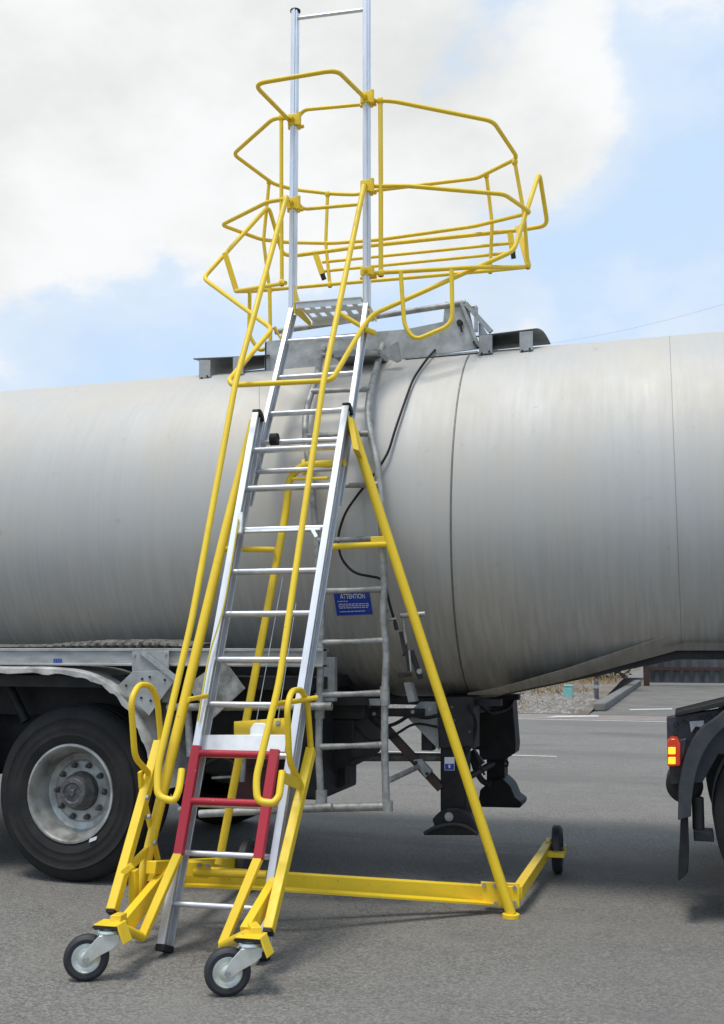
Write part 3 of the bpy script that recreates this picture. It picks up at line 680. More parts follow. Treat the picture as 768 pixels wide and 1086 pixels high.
# walkway box on top
YB = 6.35
pl = [(281, 396), (281, 362), (378, 353), (430, 349), (470, 341), (472, 320), (490, 320), (498, 330), (507, 370), (400, 384)]
q = MB(); q.prism([aY(x, y, YB) for x, y in pl], (0, .012, 0)); box = q.build('coaming', 'coaming', trailer, bevel=.002)
a_, b_ = aY(281, 362, YB), aY(507, 345, YB)
topz = aY(378, 353, YB).z
q = MB(); q.box((a_.x, YB, 3.24), (a_.x + .012, YB + .9, topz - .01)); q.box((b_.x, YB + .02, 3.24), (b_.x + .012, YB + .9, topz)); q.box((a_.x, YB + .9, 3.24), (b_.x, YB + .912, topz)); q.build_each('coaming_wall', 'grey_plate', box)
q = MB(); q.cyl(aY(292, 352, YB), aY(494, 321, YB), .019); q.build('top_rail', 'old_alu', box)
q = MB(); q.beam(aY(494, 322, YB - .015), aY(521, 352, YB + .0), .03, .03, side=(0, 1, 0)); q.beam(aY(489, 320, YB - .02), aY(508, 368, YB - .02), .015, .02, side=(0, 1, 0)); q.build_each('end_stay', 'galv', box)
q = MB(); q.tube([aY(505, 352, YB + .3), aY(505, 325, YB + .3), aY(498, 326, YB + .3)], .014, .02); q.build('vent_pipe', 'galv', box)
q = MB(); q.lathe(aY(488, 343, YB - .002), (0, -1, 0), [(0, .02), (.03, .018), (.03, 0)], 10); q.beam(aY(488, 343, YB - .03), aY(490, 352, YB - .03), .012, .012); q.build('catch', 'chassis', box)
for x, y in ((376, 350), (330, 356)):
    q = MB(); p = aY(x, y, YB + .4); q.lathe((p.x, p.y, topz - .05), (0, 0, 1), [(0, .07), (.09, .07), (.10, .06), (.10, 0)], 20); q.build('manlid', 'chassis', box)
# angle along the foot of the box
q = MB(); q.beam(aY(430, 380.5, YB - .02), aY(507, 374, YB - .02), .04, .012, side=(0, 1, 0)); q.beam(aY(281, 395, YB - .02), aY(300, 394, YB - .02), .04, .012, side=(0, 1, 0)); q.build_each('foot_angle', 'galv', box)
# platform at the head of the side ladder
q = MB(); q.prism([aY(354, 372, 6.1), aY(402, 369, 6.1), aY(402, 376, 6.1), aY(354, 379, 6.1)], (0, .22, 0)); q.build('step_plate', 'galv', trailer, bevel=.003)
q = MB(); q.prism([aY(422, 362, 6.1), aY(425, 382, 6.1), aY(420, 384, 6.1), aY(402, 374, 6.1)], (0, .02, 0)); q.build('step_bracket', 'galv', trailer)
# deflector plates either side of the walkway
def deflector(near_px, far_px, brs, Y0, Y1):
    A = [aY(x, y, Y0) for x, y in near_px]; B = [aY(x, y, Y1) for x, y in far_px]
    q = MB(); n = 6; g = []
    for j in range(n + 1):
        u = j / n; g.append([q.b.verts.new(lerp(a_, b_, u) + V((0, 0, .03 * math.sin(u * math.pi)))) for a_, b_ in zip(A, B)])
    for j in range(n):
        for i in range(len(A) - 1): q.face((g[j][i], g[j][i + 1], g[j + 1][i + 1], g[j + 1][i]), True)
    o = q.build('deflector_plate', 'shaded_plate', trailer); s_ = o.modifiers.new('solid', 'SOLIDIFY'); s_.thickness = .008
    for b in brs:
        q = MB(); q.prism([aY(x, y, Y0 - .01) for x, y in b], (0, .012, 0)); (x0, y0), (x1, y1) = b[2], b[3]
        q.prism([aY(x1, y1 - 1, Y0 - .05), aY(x0, y0 - 1, Y0 - .05), aY(x0, y0 + 1, Y0 - .05), aY(x1, y1 + 1, Y0 - .05)], (0, .05, 0)); b_ = q.build('bracket', 'grey_plate', o, bevel=.002)
        bolts([(x0 - 3, y0), (x1 + 3, y1)], Y0 - .052, b_, .007, 'chassis')
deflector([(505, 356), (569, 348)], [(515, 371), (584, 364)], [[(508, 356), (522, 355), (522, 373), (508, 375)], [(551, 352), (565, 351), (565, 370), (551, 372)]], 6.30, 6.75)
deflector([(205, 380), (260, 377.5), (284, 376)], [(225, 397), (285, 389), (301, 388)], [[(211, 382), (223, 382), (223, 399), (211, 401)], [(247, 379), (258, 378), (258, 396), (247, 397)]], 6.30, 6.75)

# ------------------------------------------------------------------ THE TRACTOR UNIT at the right edge
TY = 5.62
tr = thing('tractor_unit', (1.0, 6.8, 0), 'dark blue black rear end of a lorry tractor with its tail lamp lit', 'lorry')
def tplate(name, px, Y, th, m, parent=tr, bevel=.004):
    q = MB(); q.prism([aY(x, y, Y) for x, y in px], (0, th, 0)); return q.build(name, m, parent, bevel=bevel)
tplate('rear_frame', [(707, 761), (730, 757), (800, 747), (900, 738), (900, 800), (762, 800), (745, 830), (712, 832), (708, 800)], TY + .12, .10, 'bluish')
p0, p1 = aY(716, 759, TY + .10), aY(800, 733, TY + .10)
q = MB(); q.prism([aY(x, y, TY + .06) for x, y in ((716, 755.5), (800, 735), (900, 715), (900, 722), (800, 742), (716, 760))], (0, .35, 0)); q.build('ramp_plate', 'chassis', tr, bevel=.004)
q = MB()
for x, y in ((717, 768), (726, 766), (745, 761), (752, 759.5), (716.5, 777), (764, 753)): q.lathe(aY(x, y, TY + .118), (0, -1, 0), [(0, .013), (.008, .012), (.008, 0)], 10)
q.build_each('bolt', 'chassis', tr)
tplate('worn_bracket', [(731, 765), (747, 764), (747, 772), (738, 771), (733, 778)], TY + .09, .02, 'galv')
q = MB(); q.tube([aY(744, 780, TY + .07), aY(754, 776, TY + .07), aY(759, 768, TY + .07)], .010, .03); q.build('bent_strip', 'galv', tr)
# mudguard: curved sheet seen edge on
mgp = [(800, 748), (772, 768), (757, 782), (745, 800), (738, 820), (734, 845), (733, 866)]
mgq = [(900, 700), (775, 762), (750, 766), (736, 785), (727, 805), (721, 830), (719, 866)]
q = MB(); A = fillet([aY(x, y, TY) for x, y in mgp], .05); B = fillet([aY(x, y, TY) for x, y in [(790, 735), (758, 762), (743, 772), (731, 790), (723, 812), (719.5, 840), (719, 870)]], .05)
n = min(len(A), len(B)); R1 = []
for a_, b_ in zip(A, B):
    R1.append([q.b.verts.new(v_) for v_ in (a_, b_, b_ + V((0, .46, 0)), a_ + V((0.0, .46, 0)))])
for a_, b_ in zip(R1, R1[1:]):
    for k in range(4): q.face((a_[k], a_[(k + 1) % 4], b_[(k + 1) % 4], b_[k]), True)
q.face(R1[-1]); q.face(R1[0][::-1]); q.build('mudguard', 'bluish', tr, sharp=40, bevel=.004)
q = MB(); q.prism([aY(x, y, TY + .06) for x, y in ((722, 866), (730, 866), (731, 900), (730, 925), (720, 935), (719, 930), (721, 900))], (0, .35, 0)); q.build('mud_flap', 'black', tr, bevel=.004)
q = MB(); q.lathe(aY(726, 830, TY + .35), (0, -1, 0), [(-.15, 0), (-.15, .095), (.1, .095), (.12, .07), (.12, 0)], 32); q.build('air_reservoir', 'chassis', tr)
lamp = tplate('tail_light', [(707.5, 787), (711, 783), (718, 783), (721.5, 789), (721.5, 812), (708, 813)], TY - .02, .14, 'lampbloom', bevel=.008)
for y0, y1 in ((792.5, 800.5), (803, 811)):
    q = MB(); q.prism([aY(x, y, TY - .026) for x, y in ((708.8, y0), (716.5, y0), (716.5, y1 - .6), (708.6, y1 - .6))], (0, .01, 0)); q.build('lens', 'lampon', lamp, bevel=.003)
tplate('lamp_bracket', [(720, 785), (728, 783), (726, 800), (722, 812)], TY + .02, .05, 'bluish')
q = MB(); q.cyl(aY(740, 845, TY + .15), aY(741, 880, TY + .15), .03); q.box(aY(736, 892, TY + .12), aY(756, 878, TY + .3)); q.build_each('frame_bracket', 'chassis', tr, bevel=.005)
def tractor_wheel(cx, cy):
    c = V((cx, cy, .515)); ax = V((0, -1, 0)); ro = .515; w2 = .14; ri = .3
    g = MB(); g.lathe(c, ax, [(w2 - .02, ri), (w2, ri + .05), (w2, ro - .09), (w2 - .02, ro - .03), (w2 - .04, ro), (.05, ro), (.045, ro - .014), (.035, ro - .014), (.03, ro), (-.03, ro), (-.035, ro - .014), (-.045, ro - .014), (-.05, ro), (-w2 + .04, ro), (-w2, ro - .09), (-w2, ri + .05), (-w2 + .02, ri)], 80)
    wq = g.build('wheel', 'tyre', tr, sharp=40)
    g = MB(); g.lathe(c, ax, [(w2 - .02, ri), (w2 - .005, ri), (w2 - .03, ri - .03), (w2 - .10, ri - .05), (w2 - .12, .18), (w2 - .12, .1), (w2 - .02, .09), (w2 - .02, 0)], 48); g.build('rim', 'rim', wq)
    return wq
xw = aY(757, 850, TY + .08).x + .515
tractor_wheel(xw, TY + .20); tractor_wheel(xw, TY + .52); tractor_wheel(xw, 7.6); tractor_wheel(xw, 7.92)
q = MB(); q.box((xw - .35, 6.35, .75), (3.6, 6.45, 1.05)); q.box((xw - .35, 7.15, .75), (3.6, 7.25, 1.05)); q.cyl((xw, 5.8, .515), (xw, 7.9, .515), .08); q.build_each('chassis_rail', 'chassis', tr)
q = MB(); q.lathe((xw + .1, 6.8, 1.05), (0, 0, 1), [(0, 0), (0, .42), (.10, .45), (.12, .40), (.12, 0)], 40); q.build('fifth_wheel', 'chassis', tr)
q = MB(); q.box((1.9, 5.62, .9), (3.6, 8.0, 1.25)); q.build('deck_plate', 'chassis', tr, bevel=.01)

# ------------------------------------------------------------------ THE YELLOW AND ALUMINIUM ACCESS LADDER
PHI = YAW - rad(13.5)
A_ = V((math.cos(PHI), math.sin(PHI), 0)); N_ = V((-math.sin(PHI), math.cos(PHI), 0)); LAM = rad(70)
O_ = aZ(168, 1005, .05); O_.z = 0
LU = N_ * math.cos(LAM) + Z * math.sin(LAM)             # up along the ladder
LN = N_ * math.sin(LAM) - Z * math.cos(LAM)             # away from the camera, square to the ladder
def Lp(x, y, off=0.0): return hit(x, y, LN, O_ + LN * off)          # on (a sheet parallel to) the ladder's plane
def Lt(x, y, t): return hit(x, y, N_, O_ + N_ * t)                  # vertical plane at t beyond the base
def Ls(x, y, s): return hit(x, y, A_, O_ + A_ * s)                  # vertical side plane at s along the base
unit = thing('access_ladder', O_ + A_ * .25, 'tall yellow and aluminium mobile access ladder with guard cage standing against the tanker', 'ladder')
def Y_(q, name, bevel=0.0, parent=unit, each=False): return (q.build_each if each else q.build)(name, 'yellow', parent, bevel=bevel)

def stile(b, t, name, parent, m='alu', flip=1, depth=.112, wd=.036):
    """channel section: flange, recessed web, mid rib, flange (open side faces +A)"""
    q = MB(); d = (V(t) - V(b)).normalized()
    sd_ = (A_ - d * A_.dot(d)).normalized(); nn = sd_.cross(d).normalized()
    if nn.dot(N_) < 0: nn = -nn
    def sub(a0, a1, n0, n1):
        c0 = sd_ * ((a0 + a1) / 2) + nn * ((n0 + n1) / 2); q.beam(V(b) + c0, V(t) + c0, a1 - a0, n1 - n0, side=sd_)
    sub(-wd / 2, wd / 2, -depth * .03, depth * .10)
    sub(-wd / 2, wd / 2, depth * .90, depth)
    sub(-wd / 2, -wd / 2 + .004, depth * .10, depth * .90)
    sub(-wd / 2 + .004, wd / 2 - .008, depth * .46, depth * .56)
    return q.build(name, m, parent, bevel=.0015)
# lower section
lb, lt_ = Lp(170, 1004), Lp(271, 437)
rb, rt_ = Lp(274, 1012), Lp(366.5, 430)
sL = stile(lb, lt_, 'stile', unit); sR = stile(rb, rt_, 'stile', unit)
q = MB(); q.beam(lb + LN * .053 - LU * .018, lb + LN * .053 + LU * .012, .044, .122, side=A_); q.build('end_foot', 'black', sL, bevel=.004)
q = MB(); q.beam(rb + LN * .053 - LU * .018, rb + LN * .053 + LU * .012, .044, .122, side=A_); q.build('end_foot', 'black', sR, bevel=.004)
for s_, p in ((sL, lt_), (sR, rt_)):
    c = p + LU * .002 + LN * .053; q = MB(); n = 10
    poly = [c + LN * (-.060) - LU * .0] + [c - LN * .060 * math.cos(math.pi * k / n) + LU * .035 * math.sin(math.pi * k / n) for k in range(n + 1)]
    q.prism([v_ - A_ * .019 for v_ in poly[1:]], A_ * .038); q.build('end_cap', 'black', s_)
def along(b, t, zz): u = (zz - b.z) / (t.z - b.z); return lerp(b, t, u)
def rung(yl, yr, xl, xr, b0, t0, b1, t1, off, name='rung', m='alu', r=.0135):
    zl = Lp(xl, yl, off).z; zr = Lp(xr, yr, off).z; zz = (zl + zr) / 2
    a = along(b0, t0, zz) + LN * off; c = along(b1, t1, zz) + LN * off
    q = MB(); d = (c - a).normalized()
    # flat topped tread, 32 mm deep
    q.tube([a, c], r, sides=14); q.beam(a + LN * .012, c + LN * .012, .030, r * 1.5, side=LN); return q.build(name, m, unit)
for yl, yr in ((955, 961), (902, 905), (850, 852), (797, 799), (745, 744), (697, 696.5), (648.5, 647.5), (604, 602), (559.5, 557), (516, 512), (475, 471)):
    ym = (yl + yr) / 2; u = (1004 - ym) / (1004 - 437); xl = 170 + (271 - 170) * u + 6; xr = 274 + (366 - 274) * u - 2
    rung(yl, yr, xl, xr, lb, lt_, rb, rt_, .035)
# fly section (slides behind the lower one) with its cranked vertical stiles
fo = .12
fb0, fb1 = Lp(309, 326, fo), Lp(388, 321, fo)
KZ = (fb0.z + fb1.z) / 2; fb0 = hit(309, 326, LN, O_ + LN * fo); 
dn = LU * 1.15
lowL = Lp(268, 520, fo); lowR = Lp(352, 520, fo)
lowL = fb0 + (Lp(282, 440, fo) - fb0).normalized() * 1.35; lowR = fb1 + (Lp(371, 436, fo) - fb1).normalized() * 1.35
TF = (fb0 - O_).dot(N_)
def Lv(x, y, dt=0.0): return Lt(x, y, TF + dt)
fL = stile(lowL, fb0, 'fly_stile', unit, depth=.08, wd=.028); fR = stile(lowR, fb1, 'fly_stile', unit, depth=.08, wd=.028)
topL = V((fb0.x, fb0.y, Lv(309, 10).z)); topR = V((fb1.x, fb1.y, Lv(391, -6).z))
for b, t in ((fb0, topL), (fb1, topR)):
    q = MB(); q.beam(b - Z * .02 + N_ * .03, t + N_ * .03, .042, .056, side=A_); o = q.build('mast', 'alu', unit, bevel=.006)
    q = MB(); q.beam(b - Z * .02 - N_ * .0025, t - N_ * .0025 - Z * .001, .016, .005, side=A_); q.build('mast_rib', 'alu', o)
    q = MB(); q.lathe(t + N_ * .03, Z, [(0, 0), (0, .034), (.008, .034), (.014, .025), (.014, 0)], 16); q.build('mast_cap', 'black', o)
q = MB(); q.cyl(V((topL.x, topL.y, Lv(311, 17).z)) + N_ * .03, V((topR.x, topR.y, Lv(391, 7).z)) + N_ * .03, .012); q.build('top_bar', 'alu', unit)
for yl, yr in ((361, 356), (399, 394), (437, 432), (467, 463), (497, 494)):
    zz = Lp(330, (yl + yr) / 2, fo + .03).z; a = along(lowL, fb0, zz) + LN * .03; c = along(lowR, fb1, zz) + LN * .03
    q = MB(); q.tube([a, c], .0125, sides=12); q.beam(a + LN * .01, c + LN * .01, .026, .018, side=LN); q.build('fly_rung', 'alu', unit)
# pulley, latch blocks
q = MB(); p = Lp(291, 466, .12); q.cyl(p - A_ * .022, p + A_ * .022, .036); q.build('pulley', 'black', unit)
q = MB(); q.beam(Lp(255.5, 544, -.01), Lp(254, 566, -.01), .028, .02, side=A_); q.build('latch_block', 'alu_white', unit, bevel=.003)
q = MB(); q.beam(Lp(260, 563.5, .02), Lp(340, 561, .02), .014, .014, side=LN); q.build('latch_bar', 'alu_white', unit)
q = MB(); q.beam(Lp(331, 561, .01), Lp(336, 570, .01), .02, .015, side=A_); q.build('latch_hook', 'alu_white', unit, bevel=.002)
# ropes
q = MB(); q.tube([Lp(253, 551, -.03), Lp(247, 590, -.03), Lp(237, 648, -.03), Lp(222, 692, -.03), Lp(214, 740, -.03), Lp(210, 765, -.02)], .0045, .2, sides=6); q.build('yellow_rope', 'rope', unit)
q = MB()
for a_, b_ in (((300, 612), (272, 765)), ((314, 640), (295, 762)), ((275, 405), (276, 495))): q.cyl(Lp(*a_, .11), Lp(*b_, .11), .0022, 6)
q.build_each('winch_cable', 'wire', unit)
# plank and winch behind the red steps
q = MB(); q.beam(Lp(214, 789, .06), Lp(304, 789, .06), .085, .03, side=LU); q.build('stop_plank', 'alu_white', unit, bevel=.003)
q = MB(); q.prism([Lp(x, y, .13) for x, y in ((248, 765), (305, 761), (305, 780), (248, 782))], LN * .05); o = Y_(q, 'winch_mount', .003)
q = MB(); q.lathe(Lp(295, 767, .128), -LN, [(0, .013), (.01, .012), (.01, 0)], 10); q.build_each('bolt', 'galv', o)
q = MB(); q.prism([Lp(x, y, .05) for x, y in ((264, 785), (265, 772), (269, 766), (281, 766), (285, 772), (285, 788))], LN * .05); q.build('winch_cover', 'alu_white', unit, bevel=.008)

# red extension steps
ro = -.045
rl0, rl1 = Lp(189.5, 907, ro), Lp(209, 791, ro); rr0, rr1 = Lp(274, 912, ro), Lp(292, 795, ro)
for a_, b_ in ((rl0, rl1), (rr0, rr1)):
    q = MB(); q.beam(a_, b_, .046, .034, side=A_); q.build('red_stile', 'red', unit, bevel=.004)
for yl, yr in ((798, 801), (849, 853)):
    zz = (Lp(208, yl, ro).z + Lp(285, yr, ro).z) / 2
    q = MB(); a_, b_ = along(rl0, rl1, zz), along(rr0, rr1, zz); q.tube([a_, b_], .017, sides=12)
    for k in range(1, 30): c = lerp(a_, b_, k / 30); q.cyl(c - A_ * .002, c + A_ * .002, .0182, 10)
    q.build('red_rung', 'red', unit)
# yellow handrails in front of the ladder ending in open hooks
S0, S1 = .05, .60
TB = 1.22
def handrail(px, s0, st_top, topt):
    pts = []
    for i, (x, y) in enumerate(px): pts.append(V(Ls(x, y, s0 + (st_top - s0) * max(0, (800 - y)) / 600)))
    return pts
q = MB(); a_ = Lv(386, 197, -.05)
pR = [a_, Lp(343, 405, -.30), Lp(296, 725, -.30), Lp(271.5, 826, -.30), Lp(273, 850, -.30), Lp(290, 852, -.29), Lp(296, 845, -.28), Lp(299.5, 818, -.26)]
q.tube(fillet(pR[:2] + pR[2:], .07), .0165); Y_(q, 'handrail')
a_ = Lv(304, 209, -.05)
pL = [a_, Lp(250, 405, -.30), Lp(203, 660, -.30), Lp(167, 815, -.30), Lp(167, 845, -.30), Lp(185, 850, -.29), Lp(190, 838, -.28), Lp(193, 816, -.26)]
q = MB(); q.tube(fillet(pL, .07), .0165); Y_(q, 'handrail')
q = MB(); q.cyl(Lp(199, 742, -.28), Lp(219, 738, -.02), .012); Y_(q, 'handrail_stay')
q = MB(); q.tube([Lp(291, 747, -.28), Lp(318, 743, -.05), Lp(336, 740, .02)], .013, .05); Y_(q, 'handrail_stay')
q = MB(); q.beam(Lp(299, 824, -.27), Lp(318, 832, .05), .05, .01, side=LU); Y_(q, 'handrail_bracket', .002)

# cage clamps on the masts
def clamp(m_, y, h=.075):
    zz = Lv(384, y).z; c = V((m_.x, m_.y, zz)) + N_ * .03
    q = MB(); q.beam(c - Z * h / 2, c + Z * h / 2, .066, .078, side=A_); q.cyl(c + A_ * .04 - Z * h * .6 + N_ * -.03, c + A_ * .04 + Z * h * .6 + N_ * -.03, .014); q.cyl(c - N_ * .07, c + N_ * .06, .014, 10)
    q.cyl(c - A_ * .05 + N_ * .03 - Z * .02, c + A_ * .055 + N_ * .03 - Z * .02, .012)
    o = Y_(q, 'mast_clamp', .004); return c
c1L = clamp(fb0, 118); c1R = clamp(fb1, 104); c2L = clamp(fb0, 208); c2R = clamp(fb1, 198)
clamp(fb1, 288, .05)
# front loop at the very top (projects towards the climber's back)
def Lz(x, y, zz): return aZ(x, y, zz)
zA = c1L.z
mA = [V((c1L.x, c1L.y, zA)), Lz(270, 89, zA), Lz(356, 74, zA), V((c1R.x, c1R.y, c1R.z))]
mA = [c1L - A_ * .02, Lz(269, 89, zA + .0), Lz(357, 74, zA + .0), c1R]
q = MB(); q.tube(fillet(mA, .08), .0135); Y_(q, 'back_loop')
# swing gate between the masts
q = MB(); g = [c1R + N_ * .05, Lv(322, 116.5, .08), Lv(314.5, 128, .08), Lv(314, 212, .08), Lv(321, 222, .08), Lv(388, 216, .08)]
q.tube(fillet(g, .05), .0115); Y_(q, 'gate_loop')
# rings : (x, y, distance beyond the masts)
T0, T1, T2 = .03, .50, .95
def ring(px, name='cage_ring', r=.0135, fr=.05):
    q = MB(); P_ = [Lv(x, y, t) for x, y, t in px]; q.tube(P_, r, fr, closed=False); return Y_(q, name)
ring([(306, 125, T0), (290, 125.5, .06), (247.5, 163.5, .42), (290, 195, .85), (312, 201, T2), (352, 205.5, T2), (378, 206.5, T2), (402, 201.5, T2), (506, 189, .92), (549, 167.5, .5), (523, 128.5, .14), (416, 107, T0), (391, 106.5, T0)])
ring([(304, 211, T0), (284, 214, .08), (235, 238.5, .42), (277, 254, .82), (303, 257, T2), (352, 258, T2), (400, 254.5, T2), (503, 240, .95), (563, 225.5, .55), (535, 206, .14), (430, 197, T0), (394, 197.5, T0)])
ring([(303, 300, T0), (249, 309, .42), (267, 309, .85), (345, 302, T2), (440, 294, T2), (520, 287, .92), (559, 283, .52), (503, 283.5, .2), (397, 289.5, T0)], 'cage_ring')
# posts
def post(px, r=.0125):
    q = MB(); P_ = [Lv(x, y, t) for x, y, t in px]; q.tube(P_, r, .03)
    for p in (P_[0], P_[-1]): q.lathe(p - Z * .020, Z, [(0, r), (.006, r + .005), (.014, r + .007), (.026, r + .007), (.034, r + .005), (.040, r)], 12)
    Y_(q, 'cage_post')
post([(298.5, 125, .045), (298.5, 212, .045), (299, 300, .05)])
post([(403.5, 107, .03), (404, 197, .03), (404, 290, .03)], .015)
post([(285.5, 193, .82), (279.5, 255, .82), (286, 308, .85)])
post([(347.5, 206, T2), (345.5, 258, T2), (350, 302, T2)])
post([(516, 186, .88), (522, 237, .90), (520, 287, .92)])
post([(546, 172, .50), (556, 227, .52), (560, 282, .52)])
# U loops under the bottom ring
q = MB(); q.tube(fillet([Lv(265, 308, .75), Lv(264, 356, .75), Lv(276, 373, .75), Lv(287, 366, .75), Lv(286, 305, .75)], .06), .0135); Y_(q, 'leg_loop')
q = MB(); q.tube(fillet([Lv(425, 288.5, .06), Lv(429, 346, .06), Lv(440, 361, .06), Lv(480, 344, .1), Lv(479, 286, .1)], .07), .0135); Y_(q, 'leg_loop')
# swing arm : one bent tube from the front handle through the pivots out to the far panel
TP = .95
arm = [Lv(387, 261, TP), Lv(313, 271, TP), Lv(300, 270, .92), Lv(285, 218.5, .80), Lv(215.5, 295, .30), Lv(289, 349, -.02), Lv(243, 403, -.52), Lv(246, 408.5, -.54), Lv(352, 403.5, -.54), Lv(386, 345, -.06), Lv(396, 333, .0), Lv(545, 266, .35), Lv(572, 183, .72), Lv(581, 239, .9), Lv(555, 243.5, TP), Lv(387, 261, TP)]
q = MB(); q.tube(fillet(arm, .055), .0150); Y_(q, 'swing_arm')
q = MB(); q.tube([Lv(291, 347, -.02), Lv(298, 359.5, .0), fb0 - Z * .1 + N_ * -.02], .014); q.tube([Lv(360, 332, -.02), Lv(396, 354, .0)], .014); q.cyl(Lv(386, 349, -.06), Lv(397, 353, .02), .018); Y_(q, 'pivot_stub', each=True)
for y0, y1, x0, x1 in ((278, 257.5, 342, 545), (287.5, 268, 344, 543)):
    q = MB(); q.cyl(Lv(x0, y0, TP), Lv(x1, y1, TP), .0115); Y_(q, 'panel_bar')
for a_, b_ in (((334.5, 269, TP), (342, 291, TP)), ((541, 246, TP), (544, 268, TP))):
    q = MB(); A0, B0 = Lv(*a_), Lv(*b_); q.beam(A0, B0, .040, .02, side=A_); o = Y_(q, 'panel_end', .003)
    q = MB(); q.beam(B0, B0 + (B0 - A0).normalized() * .04, .032, .024, side=A_); q.build('end_plug', 'black', o)
for a_, b_ in (((238.5, 268, .40), (251, 309, .42)), ((549, 240, .60), (560.5, 282, .52))):
    q = MB(); q.beam(Lv(*a_), Lv(*b_), .036, .016, side=A_); Y_(q, 'link_bar', .002)

# platform with slotted underside
pa, pb = Lv(311, 320, .0), Lv(389, 314, .0); PD = .36
q = MB(); zz = (pa.z + pb.z) / 2
a0 = fb0 + A_ * .03; a0.z = zz; b0 = fb1 - A_ * .03; b0.z = zz
wv = (b0 - a0).normalized(); wl = (b0 - a0).length; th = .004
q.prism([a0, b0, b0 - Z * .045, a0 - Z * .045], N_ * .004)
q.prism([a0 + N_ * PD, b0 + N_ * PD, b0 + N_ * PD - Z * .045, a0 + N_ * PD - Z * .045], N_ * .004)
nsl = 6
edges = [0.0]
for k in range(nsl): c = (k + .5) / nsl; edges += [c - .045, c + .045]
edges.append(1.0)
for k in range(0, len(edges), 2):
    q.beam(a0 + wv * wl * edges[k] + wv * wl * (edges[k + 1] - edges[k]) / 2 - Z * .005, a0 + wv * wl * (edges[k] + edges[k + 1]) / 2 + N_ * PD - Z * .005, wl * (edges[k + 1] - edges[k]), .006, side=A_)
for t_ in (.02, PD / 2, PD - .03): q.beam(a0 + N_ * t_ - Z * .008, b0 + N_ * t_ - Z * .008, .07, .004, side=N_)
plat = q.build('platform', 'alu_white', unit)
q = MB()
for s_, e in ((a0, -.012), (b0, .012)):
    q.prism([s_ + A_ * e + Z * .11, s_ + A_ * e + N_ * .16 - Z * .0, s_ + A_ * e + N_ * PD - Z * .02, s_ + A_ * e + N_ * PD - Z * .05, s_ + A_ * e - Z * .07], A_ * .005)
Y_(q, 'platform_bracket', parent=plat, each=True)

# outriggers
foot = Lt(542, 969, (aZ(542, 973) - O_).dot(N_)); foot = aZ(542, 973); 
q = MB(); tp = Lp(371, 446, .06)
q.tube([tp, foot + Z * .02], .0275, sides=16); o = Y_(q, 'outrigger_leg')
q = MB(); q.lathe(foot, Z, [(0, 0), (0, .045), (.018, .045), (.022, .03), (.022, 0)], 18); Y_(q, 'foot_pad', parent=o)
q = MB(); q.prism([Lp(x, y, .02) for x, y in ((368, 440), (374, 443), (381, 478), (374, 476))], LN * .08); Y_(q, 'outrigger_bracket', .003)
S_L = -.22
lf = Ls(142, 925, S_L); tpl = Lp(267, 446, .06)
q = MB(); q.tube([tpl, Lp(240, 560, .08), V((lf.x, lf.y, .12))], [.014, .026, .0275], sides=16); Y_(q, 'outrigger_leg')
# cross brace between the outriggers, behind the ladder
def onleg(a, b, y):
    lo, hi = 0., 1.
    return None
def proj(p):
    v = V(p) - EYEP; w_ = v.dot(DV); return PW / 2 + F * v.dot(RT) / w_, PH / 2 - F * v.dot(UP) / w_
def leg_at(a, b, y):
    lo, hi = 0., 1.
    for _ in range(30):
        m_ = (lo + hi) / 2
        if proj(lerp(a, b, m_))[1] < y: lo = m_
        else: hi = m_
    return lerp(a, b, lo)
bR = leg_at(tp, foot + Z * .02, 577); bL = leg_at(Lp(240, 560, .08), V((lf.x, lf.y, .12)), 582)
q = MB(); q.cyl(bR, Lp(345, 580, .20), .017); Y_(q, 'cross_brace')
q = MB(); q.cyl(bL, Lp(291, 583, .22), .016); Y_(q, 'cross_brace')
q = MB(); q.beam(lerp(bR, Lp(345, 580, .20), .03) + Z * .025, lerp(bR, Lp(345, 580, .20), .30) + Z * .025, .02, .04); Y_(q, 'brace_lug', .003)
# rear prop, a bent tube
tb = .5
q = MB(); rp = [Lp(366, 491, .10), Lp(322, 493, .16), Lp(307, 506, .20), Lp(303, 545, .24)]
rpb = aZ(233, 918, .20)
pbm = Ls(233, 916, .20)
q.tube(fillet(rp + [V(Lt(232, 917, .55))], .10), .021); Y_(q, 'rear_prop')
q = MB(); q.beam(Lp(322, 488, .17), Lp(323, 503, .17), .02, .02); q.cyl(Lp(310, 508, .17), Lp(348, 507, .12), .009); Y_(q, 'prop_lug')

# side frames down at the casters
YB_T = .04
def sideframe(s, top, mid_px):
    pass
TT = .045
# tall square posts with loop handles
q = MB(); q.beam(Ls(169, 787, -.20), Ls(119, 966, -.20), TT, TT * 1.1, side=A_); pL_ = Y_(q, 'side_post', .004)
q = MB(); q.beam(Ls(119, 966, -.20) , Ls(118.2, 969, -.20), TT - .006, TT, side=A_); q.build('end_plug', 'black', pL_)
q = MB(); q.tube(fillet([Ls(171, 790, -.20), Ls(167, 742, -.20), Ls(160, 727, -.20), Ls(147, 726, -.20), Ls(139, 742, -.20), Ls(143, 803, -.20), Ls(162, 825, -.20)], .05), .0150); Y_(q, 'grab_handle')
q = MB(); q.beam(Ls(330, 795, .56), Ls(285, 987, .56), TT, TT * 1.1, side=A_); pR_ = Y_(q, 'side_post', .004)
q = MB(); q.beam(Ls(285, 987, .56), Ls(284.2, 990.5, .56), TT - .006, TT, side=A_); q.build('end_plug', 'black', pR_)
q = MB(); q.tube(fillet([Ls(330, 798, .56), Ls(326, 744, .56), Ls(319, 731, .56), Ls(309, 733, .56), Ls(304.5, 750, .56), Ls(307, 808, .56), Ls(319, 832, .56)], .05), .0150); Y_(q, 'grab_handle')
